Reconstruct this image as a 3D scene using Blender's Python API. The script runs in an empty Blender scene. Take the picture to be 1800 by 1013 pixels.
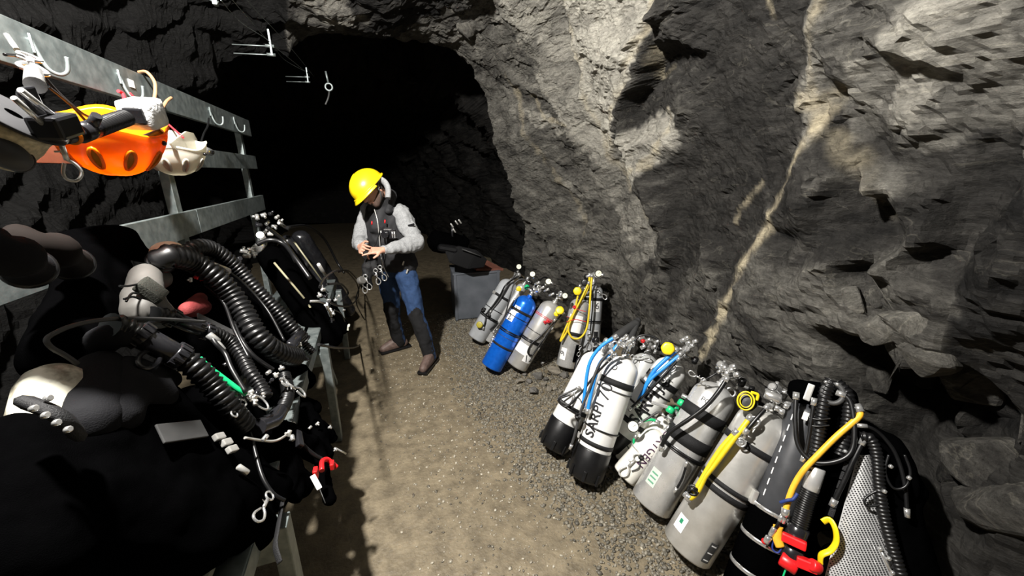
import bpy, bmesh, math, random
import numpy as np
from mathutils import Vector, Matrix, noise, geometry
random.seed(7); RNG = np.random.default_rng(7)
SC = bpy.context.scene
COL = SC.collection
PI = math.pi

# ------------------------------------------------------------------ camera
FPX = 676.0                                        # focal length in pixels of the 1800 px wide frame
PITCH = math.atan2(204.0, 676.0)
YAW = math.atan2(252.0, math.hypot(676.0, 204.0))
CAMP = Vector((0.0, 0.0, 1.63))
cam_d = bpy.data.cameras.new('camera'); cam = bpy.data.objects.new('camera', cam_d); COL.objects.link(cam)
cam.location = CAMP
cam.rotation_euler = (PI/2 - PITCH, 0.0, -YAW)
cam_d.sensor_fit = 'HORIZONTAL'; cam_d.sensor_width = 36.0; cam_d.lens = 36.0*FPX/1800.0
cam_d.clip_start = 0.02; cam_d.clip_end = 100
SC.camera = cam

# ------------------------------------------------------------------ world, lamp, exposure
w = bpy.data.worlds.new('world'); SC.world = w; w.use_nodes = True
bg = w.node_tree.nodes['Background']; bg.inputs[0].default_value = (0.5, 0.6, 0.9, 1); bg.inputs[1].default_value = 0.0
ld = bpy.data.lights.new('work_lamp', 'POINT'); ld.energy = 880; ld.shadow_soft_size = 0.06; ld.color = (1.0, 0.965, 0.91)
lo = bpy.data.objects.new('work_lamp', ld); COL.objects.link(lo); lo.location = (-0.62, 0.92, 2.98)
SC.view_settings.view_transform = 'Standard'; SC.view_settings.look = 'None'
SC.view_settings.gamma = 1.0; SC.view_settings.use_curve_mapping = False
SC.view_settings.exposure = 0.0

# ------------------------------------------------------------------ geometry helpers
def ray(px, py):
    x = px - 900.0; y = 506.5 - py
    fw = FPX*math.cos(PITCH) + y*math.sin(PITCH); up = -FPX*math.sin(PITCH) + y*math.cos(PITCH)
    return Vector((x*math.cos(YAW) + fw*math.sin(YAW), -x*math.sin(YAW) + fw*math.cos(YAW), up)).normalized()
def at(px, py, axis, val):
    d = ray(px, py); i = 'xyz'.index(axis)
    return CAMP + d*((val - CAMP[i])/d[i])
def onplane(px, py, p0, n):
    d = ray(px, py); return CAMP + d*((p0 - CAMP).dot(n)/d.dot(n))
BN = Vector((0.83, 0, 0.557)).normalized()          # the slope in which the rigs lean back on the bench
def rig(px, py, off=0.0):
    return onplane(px, py, Vector((-0.42, 0, 0.70)) + BN*off, BN)

def smooth(pts, n=8, closed=False):
    P = [Vector(p) for p in pts]; out = []
    m = len(P); segs = m if closed else m-1
    for i in range(segs):
        if closed: a, b, c, d = P[(i-1) % m], P[i], P[(i+1) % m], P[(i+2) % m]
        else: a, b, c, d = P[max(i-1, 0)], P[i], P[i+1], P[min(i+2, m-1)]
        for k in range(n):
            t = k/n
            out.append(0.5*((2*b) + (c-a)*t + (2*a-5*b+4*c-d)*t*t + (3*b-a-3*c+d)*t**3))
    if not closed: out.append(P[-1])
    return out
def resample(P, step):
    P = [Vector(p) for p in P]; L = [0]
    for i in range(1, len(P)): L.append(L[-1] + (P[i]-P[i-1]).length)
    n = max(2, int(L[-1]/step)); out = []; j = 0
    for k in range(n+1):
        s = L[-1]*k/n
        while j < len(L)-2 and L[j+1] < s: j += 1
        t = (s-L[j])/max(L[j+1]-L[j], 1e-9); out.append(P[j].lerp(P[j+1], min(max(t, 0), 1)))
    return out

class MB:
    """collects geometry in world space and links it as ONE mesh object"""
    def __init__(s): s.bm = bmesh.new()
    def grid_faces(s, rings, closed_u=True, closed_v=False, caps=True, mi=0):
        bm = s.bm; R = [[bm.verts.new(p) for p in r] for r in rings]; n = len(R[0])
        for i in range(len(R) if closed_v else len(R)-1):
            A, B = R[i], R[(i+1) % len(R)]
            for k in range(n if closed_u else n-1):
                f = bm.faces.new((A[k], A[(k+1) % n], B[(k+1) % n], B[k])); f.smooth = True; f.material_index = mi
        if caps and not closed_v and closed_u:
            for r in (list(reversed(R[0])), R[-1]):
                f = bm.faces.new(r); f.material_index = mi
        return s
    def lathe(s, prof, M=None, seg=24, caps=True, lob=None, mi=0):
        M = M or Matrix(); rings = []
        for (r, z) in prof:
            ring = []
            for k in range(seg):
                a = 2*PI*k/seg; rr = r*(1 + (lob[1]*math.cos(lob[0]*a) if lob else 0))
                ring.append(M @ Vector((max(rr, 1e-5)*math.cos(a), max(rr, 1e-5)*math.sin(a), z)))
            rings.append(ring)
        return s.grid_faces(rings, caps=caps, mi=mi)
    def cyl(s, a, b, r, r2=None, seg=16, bev=0.0):
        a = Vector(a); b = Vector(b); L = (b-a).length; M = Matrix.Translation(a) @ (b-a).to_track_quat('Z', 'Y').to_matrix().to_4x4()
        r2 = r if r2 is None else r2
        if bev: return s.lathe([(r-bev, 0), (r, bev), (r2, L-bev), (r2-bev, L)], M, seg)
        return s.lathe([(r, 0), (r2, L)], M, seg)
    def tube(s, P, r, seg=10, closed=False, rf=None, flat=1.0):
        P = [Vector(p) for p in P]; n = len(P); rings = []; prev = None
        for i in range(n):
            t = (P[(i+1) % n]-P[i-1]) if closed else (P[min(i+1, n-1)]-P[max(i-1, 0)])
            t = t.normalized() if t.length > 1e-9 else Vector((0, 0, 1))
            if prev is None: u = t.orthogonal().normalized()
            else:
                u = prev - t*prev.dot(t); u = u.normalized() if u.length > 1e-6 else t.orthogonal().normalized()
            prev = u; v = t.cross(u); rr = rf(i/(n-1 if not closed else n)) if rf else r
            rings.append([P[i] + u*math.cos(2*PI*k/seg)*rr + v*math.sin(2*PI*k/seg)*rr*flat for k in range(seg)])
        return s.grid_faces(rings, closed_v=closed)
    def corr(s, P, r, pitch=0.016, depth=0.2, seg=14):
        """corrugated breathing hose"""
        Q = resample(P, pitch/4); rings = []; prev = None; n = len(Q)
        for i in range(n):
            t = (Q[min(i+1, n-1)]-Q[max(i-1, 0)]).normalized()
            u = t.orthogonal().normalized() if prev is None else (prev - t*prev.dot(t)).normalized()
            prev = u; v = t.cross(u); rr = r*(1 - depth*(0, .55, 1, .55)[i % 4])
            rings.append([Q[i] + u*math.cos(2*PI*k/seg)*rr + v*math.sin(2*PI*k/seg)*rr for k in range(seg)])
        return s.grid_faces(rings)
    def box(s, M, sx, sy, sz, bev=0.0):
        r = bmesh.ops.create_cube(s.bm, size=1.0, matrix=M @ Matrix.Diagonal((sx, sy, sz, 1)))
        if bev:
            es = list({e for v in r['verts'] for e in v.link_edges})
            bmesh.ops.bevel(s.bm, geom=es, offset=bev, segments=2, affect='EDGES', profile=0.6)
        return s
    def sphere(s, c, r, sc=(1, 1, 1), seg=14, M=None):
        bmesh.ops.create_uvsphere(s.bm, u_segments=seg, v_segments=max(6, seg//2+1), radius=r, matrix=Matrix.Translation(c) @ (M or Matrix()) @ Matrix.Diagonal((*sc, 1)))
        for f in s.bm.faces: f.smooth = True
        return s
    def torus(s, c, n, R, r, seg=20, rs=8, sc=1.0):
        q = Vector(n).to_track_quat('Z', 'Y'); c = Vector(c)
        return s.tube([c + q @ Vector((R*math.cos(2*PI*k/seg), R*sc*math.sin(2*PI*k/seg), 0)) for k in range(seg)], r, rs, closed=True)
    def hull(s, pts):
        vs = [s.bm.verts.new(p) for p in pts]
        r = bmesh.ops.convex_hull(s.bm, input=vs)
        bad = [g for g in r['geom_interior'] if isinstance(g, bmesh.types.BMVert)]
        if bad: bmesh.ops.delete(s.bm, geom=bad, context='VERTS')
        return s
    def capsule(s, a, b, ra, rb, seg=12):
        t = bmesh.new()
        for p, r in ((a, ra), (b, rb)): bmesh.ops.create_icosphere(t, subdivisions=2, radius=r, matrix=Matrix.Translation(p))
        pts = [v.co.copy() for v in t.verts]; t.free()
        return s.hull(pts)
    def done(s, name, mat, parent=None, smooth_all=None, recalc=True):
        bm = s.bm
        if recalc: bmesh.ops.recalc_face_normals(bm, faces=bm.faces)
        if smooth_all is not None:
            for f in bm.faces: f.smooth = smooth_all
        me = bpy.data.meshes.new(name); bm.to_mesh(me); bm.free()
        return link(name, me, mat, parent)
def link(name, me, mat, parent=None, world=True):
    for m in (mat if isinstance(mat, (list, tuple)) else [mat]): me.materials.append(m)
    o = bpy.data.objects.new(name, me); COL.objects.link(o)
    if parent is not None:
        if world: me.transform(wmat(parent).inverted())
        o.parent = parent
    return o
def wmat(o):
    M = Matrix()
    while o is not None: M = Matrix.LocRotScale(o.location, o.rotation_euler.to_quaternion(), o.scale) @ M; o = o.parent
    return M
def tag(o, label, cat, group=None, kind=None):
    if label: o['label'] = label
    if cat: o['category'] = cat
    if group: o['group'] = group
    if kind: o['kind'] = kind
    return o
def thing(name, loc, label, cat, group=None, rot=None):
    o = bpy.data.objects.new(name, None); COL.objects.link(o); o.location = loc; o.empty_display_size = 0.05
    if rot is not None: o.rotation_euler = rot.to_euler()
    return tag(o, label, cat, group)
def remesh(name, mb, mat, parent, voxel=0.008, smooth_it=6, fn=None, dec=None):
    """fuses overlapping volumes into one continuous skin"""
    me = bpy.data.meshes.new('tmp'); mb.bm.to_mesh(me); mb.bm.free()
    o = bpy.data.objects.new('tmp', me); COL.objects.link(o)
    m = o.modifiers.new('r', 'REMESH'); m.mode = 'VOXEL'; m.voxel_size = voxel; m.use_smooth_shade = True
    if smooth_it: s = o.modifiers.new('s', 'SMOOTH'); s.iterations = smooth_it; s.factor = 0.5
    if dec: d = o.modifiers.new('d', 'DECIMATE'); d.ratio = dec
    dg = bpy.context.evaluated_depsgraph_get(); ev = o.evaluated_get(dg)
    out = bpy.data.meshes.new_from_object(ev); bpy.data.objects.remove(o); bpy.data.meshes.remove(me)
    out.name = name
    if fn:
        n = len(out.vertices); co = np.empty(n*3); out.vertices.foreach_get('co', co); co = co.reshape(-1, 3)
        no = np.empty(n*3); out.vertices.foreach_get('normal', no); no = no.reshape(-1, 3)
        out.vertices.foreach_set('co', fn(co, no).ravel()); out.update()
    out.polygons.foreach_set('use_smooth', [True]*len(out.polygons))
    return link(name, out, mat, parent)

# ------------------------------------------------------------------ materials
def translucent(m, col, f=0.45):
    nt = m.node_tree; b = nt.nodes['Principled BSDF']; t = nt.nodes.new('ShaderNodeBsdfTranslucent'); t.inputs['Color'].default_value = (*col, 1)
    x = nt.nodes.new('ShaderNodeMixShader'); x.inputs[0].default_value = f; o = nt.nodes['Material Output']
    nt.links.new(b.outputs[0], x.inputs[1]); nt.links.new(t.outputs[0], x.inputs[2]); nt.links.new(x.outputs[0], o.inputs['Surface']); return m
def nmat(name, col, rough=0.5, metal=0.0, var=0.15, scale=18.0, bump=0.0, bscale=None, col2=None, spec=0.5, ramp=(0.35, 0.7), coat=0.0):
    m = bpy.data.materials.new(name); m.use_nodes = True; nt = m.node_tree; b = nt.nodes['Principled BSDF']
    b.inputs['Roughness'].default_value = rough; b.inputs['Metallic'].default_value = metal
    b.inputs['Specular IOR Level'].default_value = spec; b.inputs['Coat Weight'].default_value = coat
    tc = nt.nodes.new('ShaderNodeTexCoord'); n = nt.nodes.new('ShaderNodeTexNoise'); n.inputs['Scale'].default_value = scale; n.inputs['Detail'].default_value = 6
    nt.links.new(tc.outputs['Object'], n.inputs['Vector'])
    r = nt.nodes.new('ShaderNodeValToRGB'); c2 = col2 or tuple(c*(1-var) for c in col)
    r.color_ramp.elements[0].position = ramp[0]; r.color_ramp.elements[0].color = (*c2, 1)
    r.color_ramp.elements[1].position = ramp[1]; r.color_ramp.elements[1].color = (*col, 1)
    nt.links.new(n.outputs['Fac'], r.inputs['Fac']); nt.links.new(r.outputs['Color'], b.inputs['Base Color'])
    mr = nt.nodes.new('ShaderNodeMapRange'); mr.inputs['To Min'].default_value = max(rough*0.8, 0.02); mr.inputs['To Max'].default_value = min(rough*1.25, 1)
    nt.links.new(n.outputs['Fac'], mr.inputs['Value']); nt.links.new(mr.outputs['Result'], b.inputs['Roughness'])
    if bump:
        n2 = nt.nodes.new('ShaderNodeTexNoise'); n2.inputs['Scale'].default_value = bscale or scale*4; n2.inputs['Detail'].default_value = 4
        nt.links.new(tc.outputs['Object'], n2.inputs['Vector'])
        bp = nt.nodes.new('ShaderNodeBump'); bp.inputs['Strength'].default_value = bump; bp.inputs['Distance'].default_value = 0.01
        nt.links.new(n2.outputs['Fac'], bp.inputs['Height']); nt.links.new(bp.outputs['Normal'], b.inputs['Normal'])
    return m
galv = nmat('galvanised_steel', (0.29, 0.325, 0.32), 0.45, 0.6, scale=28, col2=(0.17, 0.20, 0.20), bump=0.04)
chrome = nmat('chrome', (0.80, 0.80, 0.79), 0.18, 0.8, scale=30)
steel = nmat('worn_steel', (0.74, 0.73, 0.70), 0.30, 0.6, scale=9, col2=(0.52, 0.51, 0.48), bump=0.06, bscale=50)
alu = nmat('brushed_aluminium', (0.80, 0.80, 0.79), 0.26, 0.6, scale=14, col2=(0.64, 0.64, 0.63))
greypaint = nmat('grey_paint', (0.42, 0.44, 0.46), 0.42, 0.1, scale=10, col2=(0.33, 0.34, 0.35))
whitepaint = nmat('white_paint', (0.82, 0.82, 0.80), 0.28, 0.0, scale=9, var=0.12)
silverpaint = nmat('silver_white_paint', (0.62, 0.63, 0.62), 0.32, 0.3, scale=9, var=0.15)
creampaint = nmat('cream_white_paint', (0.80, 0.78, 0.71), 0.32, 0.0, scale=9, var=0.14)
bluepaint = nmat('metallic_blue', (0.010, 0.17, 0.82), 0.24, 0.45, scale=40, col2=(0.007, 0.13, 0.68))
mattblack = nmat('matt_black_rubber', (0.004, 0.004, 0.0045), 0.6, 0.0, scale=30, spec=0.12)
blackrub = nmat('black_rubber', (0.006, 0.006, 0.0065), 0.36, 0.0, scale=30, spec=0.45)
blackplas = nmat('black_plastic', (0.014, 0.014, 0.016), 0.22, 0.0, scale=30)
blackcloth = nmat('black_cordura', (0.0009, 0.0009, 0.001), 0.95, 0.0, scale=60, bump=0.3, bscale=500, spec=0.0)
greyneo = nmat('grey_neoprene_lit_cloth', (0.012, 0.012, 0.0135), 0.85, 0.0, scale=12, bump=0.2, bscale=300, spec=0.08)  # real neoprene, and the painted lit top of the near counterlung
webbing = nmat('black_webbing', (0.012, 0.012, 0.013), 0.6, 0.0, scale=40, bump=0.4, bscale=400, spec=0.3)
greyrub = nmat('grey_rubber', (0.045, 0.045, 0.045), 0.55, 0.0, scale=20)
yellowrub = nmat('yellow_hose_rubber', (0.75, 0.55, 0.015), 0.45, 0.0, scale=20)
yellowplas = nmat('yellow_plastic', (0.85, 0.62, 0.01), 0.35, 0.0, scale=20)
amberhose = nmat('amber_yellow_hose', (0.85, 0.45, 0.03), 0.42, 0.0, scale=20)
bluehose = nmat('blue_hose_rubber', (0.02, 0.25, 0.72), 0.4, 0.0, scale=20)
greenplas = nmat('green_plastic', (0.01, 0.48, 0.17), 0.35, 0.0, scale=20)
redplas = nmat('red_plastic', (0.72, 0.012, 0.015), 0.35, 0.0, scale=20)
redcord = nmat('red_cord', (0.65, 0.02, 0.03), 0.7, 0.0, scale=60)
paper = nmat('white_sticker', (0.84, 0.84, 0.83), 0.45, 0.0, scale=20, var=0.08)
ink = nmat('black_ink', (0.012, 0.012, 0.014), 0.55, 0.0)
purpleink = nmat('dark_purple_ink', (0.05, 0.015, 0.05), 0.55, 0.0)
dialm = nmat('gauge_dial', (0.80, 0.80, 0.62), 0.35, 0.0, var=0.05)
orange = nmat('orange_helmet_shell', (0.92, 0.34, 0.008), 0.25, 0.0, scale=6, var=0.08, coat=0.3)
whitehel = nmat('white_helmet_shell', (0.72, 0.70, 0.62), 0.28, 0.0, scale=8, var=0.1, coat=0.2)
translucent(orange, (0.9, 0.33, 0.006), .5); translucent(whitehel, (0.6, 0.57, 0.48), .45)
yelhel = nmat('yellow_helmet_shell', (0.88, 0.63, 0.008), 0.33, 0.0, scale=7, var=0.07, coat=0.2)
brasshose = nmat('tan_cord', (0.42, 0.22, 0.11), 0.7, 0.0, scale=50)
palecase = nmat('pale_grey_case', (0.105, 0.10, 0.092), 0.55, 0.0, scale=7, col2=(0.065, 0.062, 0.057))
redcloth = nmat('red_fabric', (0.20, 0.022, 0.022), 0.8, 0.0, scale=40, bump=0.2)
skin = nmat('skin', (0.55, 0.29, 0.20), 0.5, 0.0, scale=30, var=0.12)
hairm = nmat('dark_hair', (0.018, 0.013, 0.011), 0.7, 0.0, scale=120, bump=0.6, bscale=300)
fleece = nmat('heather_grey_fleece', (0.33, 0.335, 0.34), 0.9, 0.0, scale=120, col2=(0.22, 0.225, 0.23), bump=0.2, spec=0.15)
vestm = nmat('charcoal_vest', (0.022, 0.022, 0.024), 0.75, 0.0, scale=40, bump=0.15, spec=0.3)
denim = nmat('blue_work_trousers', (0.030, 0.062, 0.145), 0.8, 0.0, scale=50, var=0.25, bump=0.15, spec=0.2)
blacktr = nmat('black_trouser_panel', (0.014, 0.014, 0.015), 0.8, 0.0, scale=50, bump=0.15, spec=0.2)
shoem = nmat('brown_grey_shoe', (0.13, 0.085, 0.07), 0.6, 0.0, scale=40, var=0.4)
boxm = nmat('blue_grey_steel_box', (0.12, 0.13, 0.15), 0.6, 0.2, scale=6, col2=(0.08, 0.09, 0.105))
rustboard = nmat('reddish_brown_board', (0.24, 0.085, 0.055), 0.7, 0.0, scale=10, var=0.4)
rustsheet = nmat('rusty_red_rail_paint', (0.30, 0.10, 0.05), 0.6, 0.3, scale=12, var=0.4)
goldline = nmat('pale_cave_line', (0.72, 0.62, 0.40), 0.4, 0.2, scale=120, var=0.5)
stonem = nmat('dark_stone', (0.15, 0.14, 0.125), 0.7, 0.0, scale=14, col2=(0.07, 0.066, 0.06), bump=0.5, bscale=60)
stonet = nmat('tan_stone', (0.26, 0.23, 0.18), 0.7, 0.0, scale=14, col2=(0.14, 0.125, 0.10), bump=0.5, bscale=60)
# ------------------------------------------------------------------ rock: the tunnel shell
EXP = 0.75
KY = np.array([-5, -1.0, 0.0, 0.5, 1.0, 1.6, 2.2, 2.8, 3.3, 3.7, 3.95, 4.25, 4.8, 5.6, 7.0, 9.0, 14.0])
KR = np.array([2.0, 1.98, 1.90, 1.86, 1.84, 1.89, 2.0, 2.1, 1.98, 1.78, 1.63, 1.95, 2.15, 2.1, 1.9, 1.5, 0.6])
KL = np.array([-1.8, -1.8, -1.75, -1.75, -1.75, -1.75, -1.75, -1.75, -1.75, -1.75, -1.75, -1.8, -2.0, -2.1, -2.1, -2.2, -2.8])
KH = np.array([3.0, 3.2, 3.3, 3.35, 3.4, 3.45, 3.45, 3.35, 3.05, 2.78, 2.68, 3.1, 3.3, 3.2, 3.0, 2.8, 2.6])
def prof(y): return np.interp(y, KY, (KR+KL)/2), np.interp(y, KY, (KR-KL)/2), np.interp(y, KY, KH)
def shell(y, ph):
    xc, a, H = prof(y); c = np.cos(ph); s = np.clip(np.sin(ph), 0, None)
    return np.stack([xc + a*np.sign(c)*np.abs(c)**EXP, y + 0*ph, H*s**EXP - 0.06], -1)
def shell_n(y, ph):
    xc, a, H = prof(y); P = shell(y, ph); q = 2/EXP
    u = (P[..., 0]-xc)/a; v = np.clip((P[..., 2]+0.06)/H, 0.0, None)
    n = np.stack([-np.sign(u)*np.abs(u)**(q-1)/a, 0*u, -v**(q-1)/H], -1)
    return n/np.linalg.norm(n, axis=-1, keepdims=True)
def shell_g(P):
    xc, a, H = prof(P[1]); q = 2/EXP
    return (abs(P[0]-xc)/a)**q + (max(P[2]+0.06, 0)/H)**q
def to_uv(P):
    xc, a, H = prof(P[1]); q = 1/EXP
    return float(P[1]), float(math.atan2((max(P[2]+0.06, 0)/H)**q, math.copysign((abs(P[0]-xc)/a)**q, P[0]-xc)))
def px_uv(px, py, d=0.0):
    r = ray(px, py); t = 0.6
    while t < 12 and shell_g(CAMP + r*t) < 1: t += 0.02
    lo_, hi_ = t-0.02, t
    for _ in range(12):
        m = (lo_+hi_)/2
        if shell_g(CAMP + r*m) < 1: lo_ = m
        else: hi_ = m
    P = CAMP + r*hi_; y, ph = to_uv(P)
    if d:
        n = Vector(shell_n(np.array(y), np.array(ph))); P = P - r*(d/max(abs(r.dot(n)), 0.35)); y, ph = to_uv(P)
    return y, ph

def hash3(I, seed):
    h = (I[..., 0]*73856093) ^ (I[..., 1]*19349663) ^ (I[..., 2]*83492791) ^ (seed*2654435761)
    h = (h ^ (h >> 13)) * 1274126177 & 0xFFFFFFFF
    out = []
    for k in range(7):
        h = (h*1664525 + 1013904223) & 0xFFFFFFFF; out.append(((h >> 8) & 0xFFFF)/65535.0)
    return out
def crack(P, scale, seed, stretch=(1, 1, 1), rot=None, tilt=0.35, step=0.5):
    """blocky fracture relief: every Voronoi cell is a tilted plane of its own"""
    Q = P @ rot if rot is not None else P
    Q = Q/(scale*np.array(stretch)); I0 = np.floor(Q).astype(np.int64)
    best = np.full(len(P), 1e9); second = np.full(len(P), 1e9); val = np.zeros(len(P)); tone = np.zeros(len(P))
    for dx in (-1, 0, 1):
        for dy in (-1, 0, 1):
            for dz in (-1, 0, 1):
                I = I0 + np.array([dx, dy, dz]); h = hash3(I, seed)
                D = Q - (I + np.stack(h[:3], -1)); dist = (D*D).sum(-1)
                pl = (h[3]-0.5)*step + tilt*2*((h[4]-0.5)*D[:, 0] + (h[5]-0.5)*D[:, 1] + (h[6]-0.5)*D[:, 2])
                m = dist < best
                second = np.where(m, best, np.minimum(second, dist)); val = np.where(m, pl, val); tone = np.where(m, h[5], tone); best = np.where(m, dist, best)
    return val*scale, tone, np.sqrt(second)-np.sqrt(best)
def vnoise(P, scale, seed, octs=4, gain=0.5):
    out = np.zeros(len(P)); amp = 1.0; Q = P/scale
    for o in range(octs):
        I = np.floor(Q).astype(np.int64); F = Q-I; F = F*F*(3-2*F); acc = 0
        for dx in (0, 1):
            for dy in (0, 1):
                for dz in (0, 1):
                    h = hash3(I + np.array([dx, dy, dz]), seed+o)[0]
                    acc = acc + h*(F[:, 0] if dx else 1-F[:, 0])*(F[:, 1] if dy else 1-F[:, 1])*(F[:, 2] if dz else 1-F[:, 2])
        out += amp*(acc-0.5)*2; amp *= gain; Q = Q*2.03 + 7.1
    return out

# relief seen in the photograph: (px, py, inward metres, tone 0 dark .. 1 pale)
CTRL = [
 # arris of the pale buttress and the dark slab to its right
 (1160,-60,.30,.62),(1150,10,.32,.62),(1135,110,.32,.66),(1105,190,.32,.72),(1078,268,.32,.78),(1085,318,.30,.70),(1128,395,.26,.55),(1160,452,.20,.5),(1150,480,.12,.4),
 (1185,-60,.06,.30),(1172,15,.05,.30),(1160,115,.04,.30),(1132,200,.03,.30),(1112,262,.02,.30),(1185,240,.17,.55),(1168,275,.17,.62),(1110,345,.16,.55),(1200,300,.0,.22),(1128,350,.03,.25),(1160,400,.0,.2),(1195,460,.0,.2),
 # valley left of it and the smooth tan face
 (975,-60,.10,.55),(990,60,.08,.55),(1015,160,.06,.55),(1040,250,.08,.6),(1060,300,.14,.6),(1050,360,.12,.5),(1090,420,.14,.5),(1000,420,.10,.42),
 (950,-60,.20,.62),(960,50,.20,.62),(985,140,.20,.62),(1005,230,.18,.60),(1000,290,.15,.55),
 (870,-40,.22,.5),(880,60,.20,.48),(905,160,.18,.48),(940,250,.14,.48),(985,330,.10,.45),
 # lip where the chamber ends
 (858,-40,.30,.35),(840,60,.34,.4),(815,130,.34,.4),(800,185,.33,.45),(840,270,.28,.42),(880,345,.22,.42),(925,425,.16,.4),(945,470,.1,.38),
 (720,60,.20,.3),(660,90,.24,.42),(610,40,.26,.55),(560,20,.20,.4),(520,60,.15,.3),(700,150,.28,.42),(760,160,.30,.42),(745,15,-.8,.0),(690,45,-.8,.0),(655,50,-.6,.0),(790,5,-.5,.05),(720,75,-.5,.05),  # darkest tones here paint the shade of the roof hollow
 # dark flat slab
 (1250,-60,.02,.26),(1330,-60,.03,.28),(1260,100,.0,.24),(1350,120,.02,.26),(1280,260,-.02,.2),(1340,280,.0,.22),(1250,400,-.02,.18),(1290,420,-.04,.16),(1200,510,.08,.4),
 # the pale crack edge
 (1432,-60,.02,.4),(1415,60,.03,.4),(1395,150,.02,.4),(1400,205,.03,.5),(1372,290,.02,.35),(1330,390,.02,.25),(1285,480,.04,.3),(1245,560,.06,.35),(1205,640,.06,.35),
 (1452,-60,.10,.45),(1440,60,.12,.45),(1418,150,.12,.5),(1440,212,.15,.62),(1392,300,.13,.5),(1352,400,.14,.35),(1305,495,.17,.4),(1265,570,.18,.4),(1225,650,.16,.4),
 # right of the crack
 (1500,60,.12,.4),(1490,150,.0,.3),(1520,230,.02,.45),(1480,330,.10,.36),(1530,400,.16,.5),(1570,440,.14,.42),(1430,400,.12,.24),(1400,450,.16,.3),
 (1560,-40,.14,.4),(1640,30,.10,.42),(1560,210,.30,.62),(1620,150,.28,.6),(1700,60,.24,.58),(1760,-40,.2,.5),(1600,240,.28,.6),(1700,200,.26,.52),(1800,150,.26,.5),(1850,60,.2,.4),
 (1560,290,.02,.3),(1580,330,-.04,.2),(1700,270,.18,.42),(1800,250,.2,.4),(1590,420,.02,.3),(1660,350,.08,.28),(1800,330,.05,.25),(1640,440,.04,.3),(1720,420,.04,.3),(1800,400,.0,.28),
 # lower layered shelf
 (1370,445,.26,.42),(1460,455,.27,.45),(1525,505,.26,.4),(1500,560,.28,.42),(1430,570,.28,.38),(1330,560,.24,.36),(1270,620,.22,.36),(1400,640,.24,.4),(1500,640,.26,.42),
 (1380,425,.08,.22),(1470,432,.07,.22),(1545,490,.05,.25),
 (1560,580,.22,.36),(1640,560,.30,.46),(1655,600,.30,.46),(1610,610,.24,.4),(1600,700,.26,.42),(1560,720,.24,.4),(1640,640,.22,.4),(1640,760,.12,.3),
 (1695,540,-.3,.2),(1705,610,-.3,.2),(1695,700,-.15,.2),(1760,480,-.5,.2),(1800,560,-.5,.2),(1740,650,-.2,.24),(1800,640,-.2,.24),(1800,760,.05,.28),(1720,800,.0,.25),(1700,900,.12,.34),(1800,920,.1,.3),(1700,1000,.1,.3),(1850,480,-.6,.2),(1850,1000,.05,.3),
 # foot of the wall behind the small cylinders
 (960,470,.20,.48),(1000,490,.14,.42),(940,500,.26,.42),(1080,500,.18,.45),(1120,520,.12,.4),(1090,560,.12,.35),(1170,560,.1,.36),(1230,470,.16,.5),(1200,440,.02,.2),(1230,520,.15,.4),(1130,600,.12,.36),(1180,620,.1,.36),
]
VEINS_LIT_EDGE = [([(1446,-20),(1428,60),(1412,120),(1405,170),(1398,215)], .020, .55), ([(1441,215),(1420,255),(1392,300),(1368,350),(1345,405),(1318,455),(1292,505),(1262,560),(1228,630)], .026, 1.0),  # pale veins; the lit face along the crack is painted bright too
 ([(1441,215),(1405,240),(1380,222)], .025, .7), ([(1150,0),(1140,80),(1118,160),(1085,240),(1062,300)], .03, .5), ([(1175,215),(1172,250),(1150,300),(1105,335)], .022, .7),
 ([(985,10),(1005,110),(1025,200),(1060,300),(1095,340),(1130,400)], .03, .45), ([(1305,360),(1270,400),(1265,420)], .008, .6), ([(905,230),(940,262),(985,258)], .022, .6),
 ([(860,200),(900,290),(950,350),(1010,430)], .02, .35), ([(1440,290),(1500,350),(1530,420)], .03, .35), ([(1150,110),(1140,170),(1165,150)], .012, .5), ([(1320,40),(1335,80)], .01, .4)]
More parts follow.
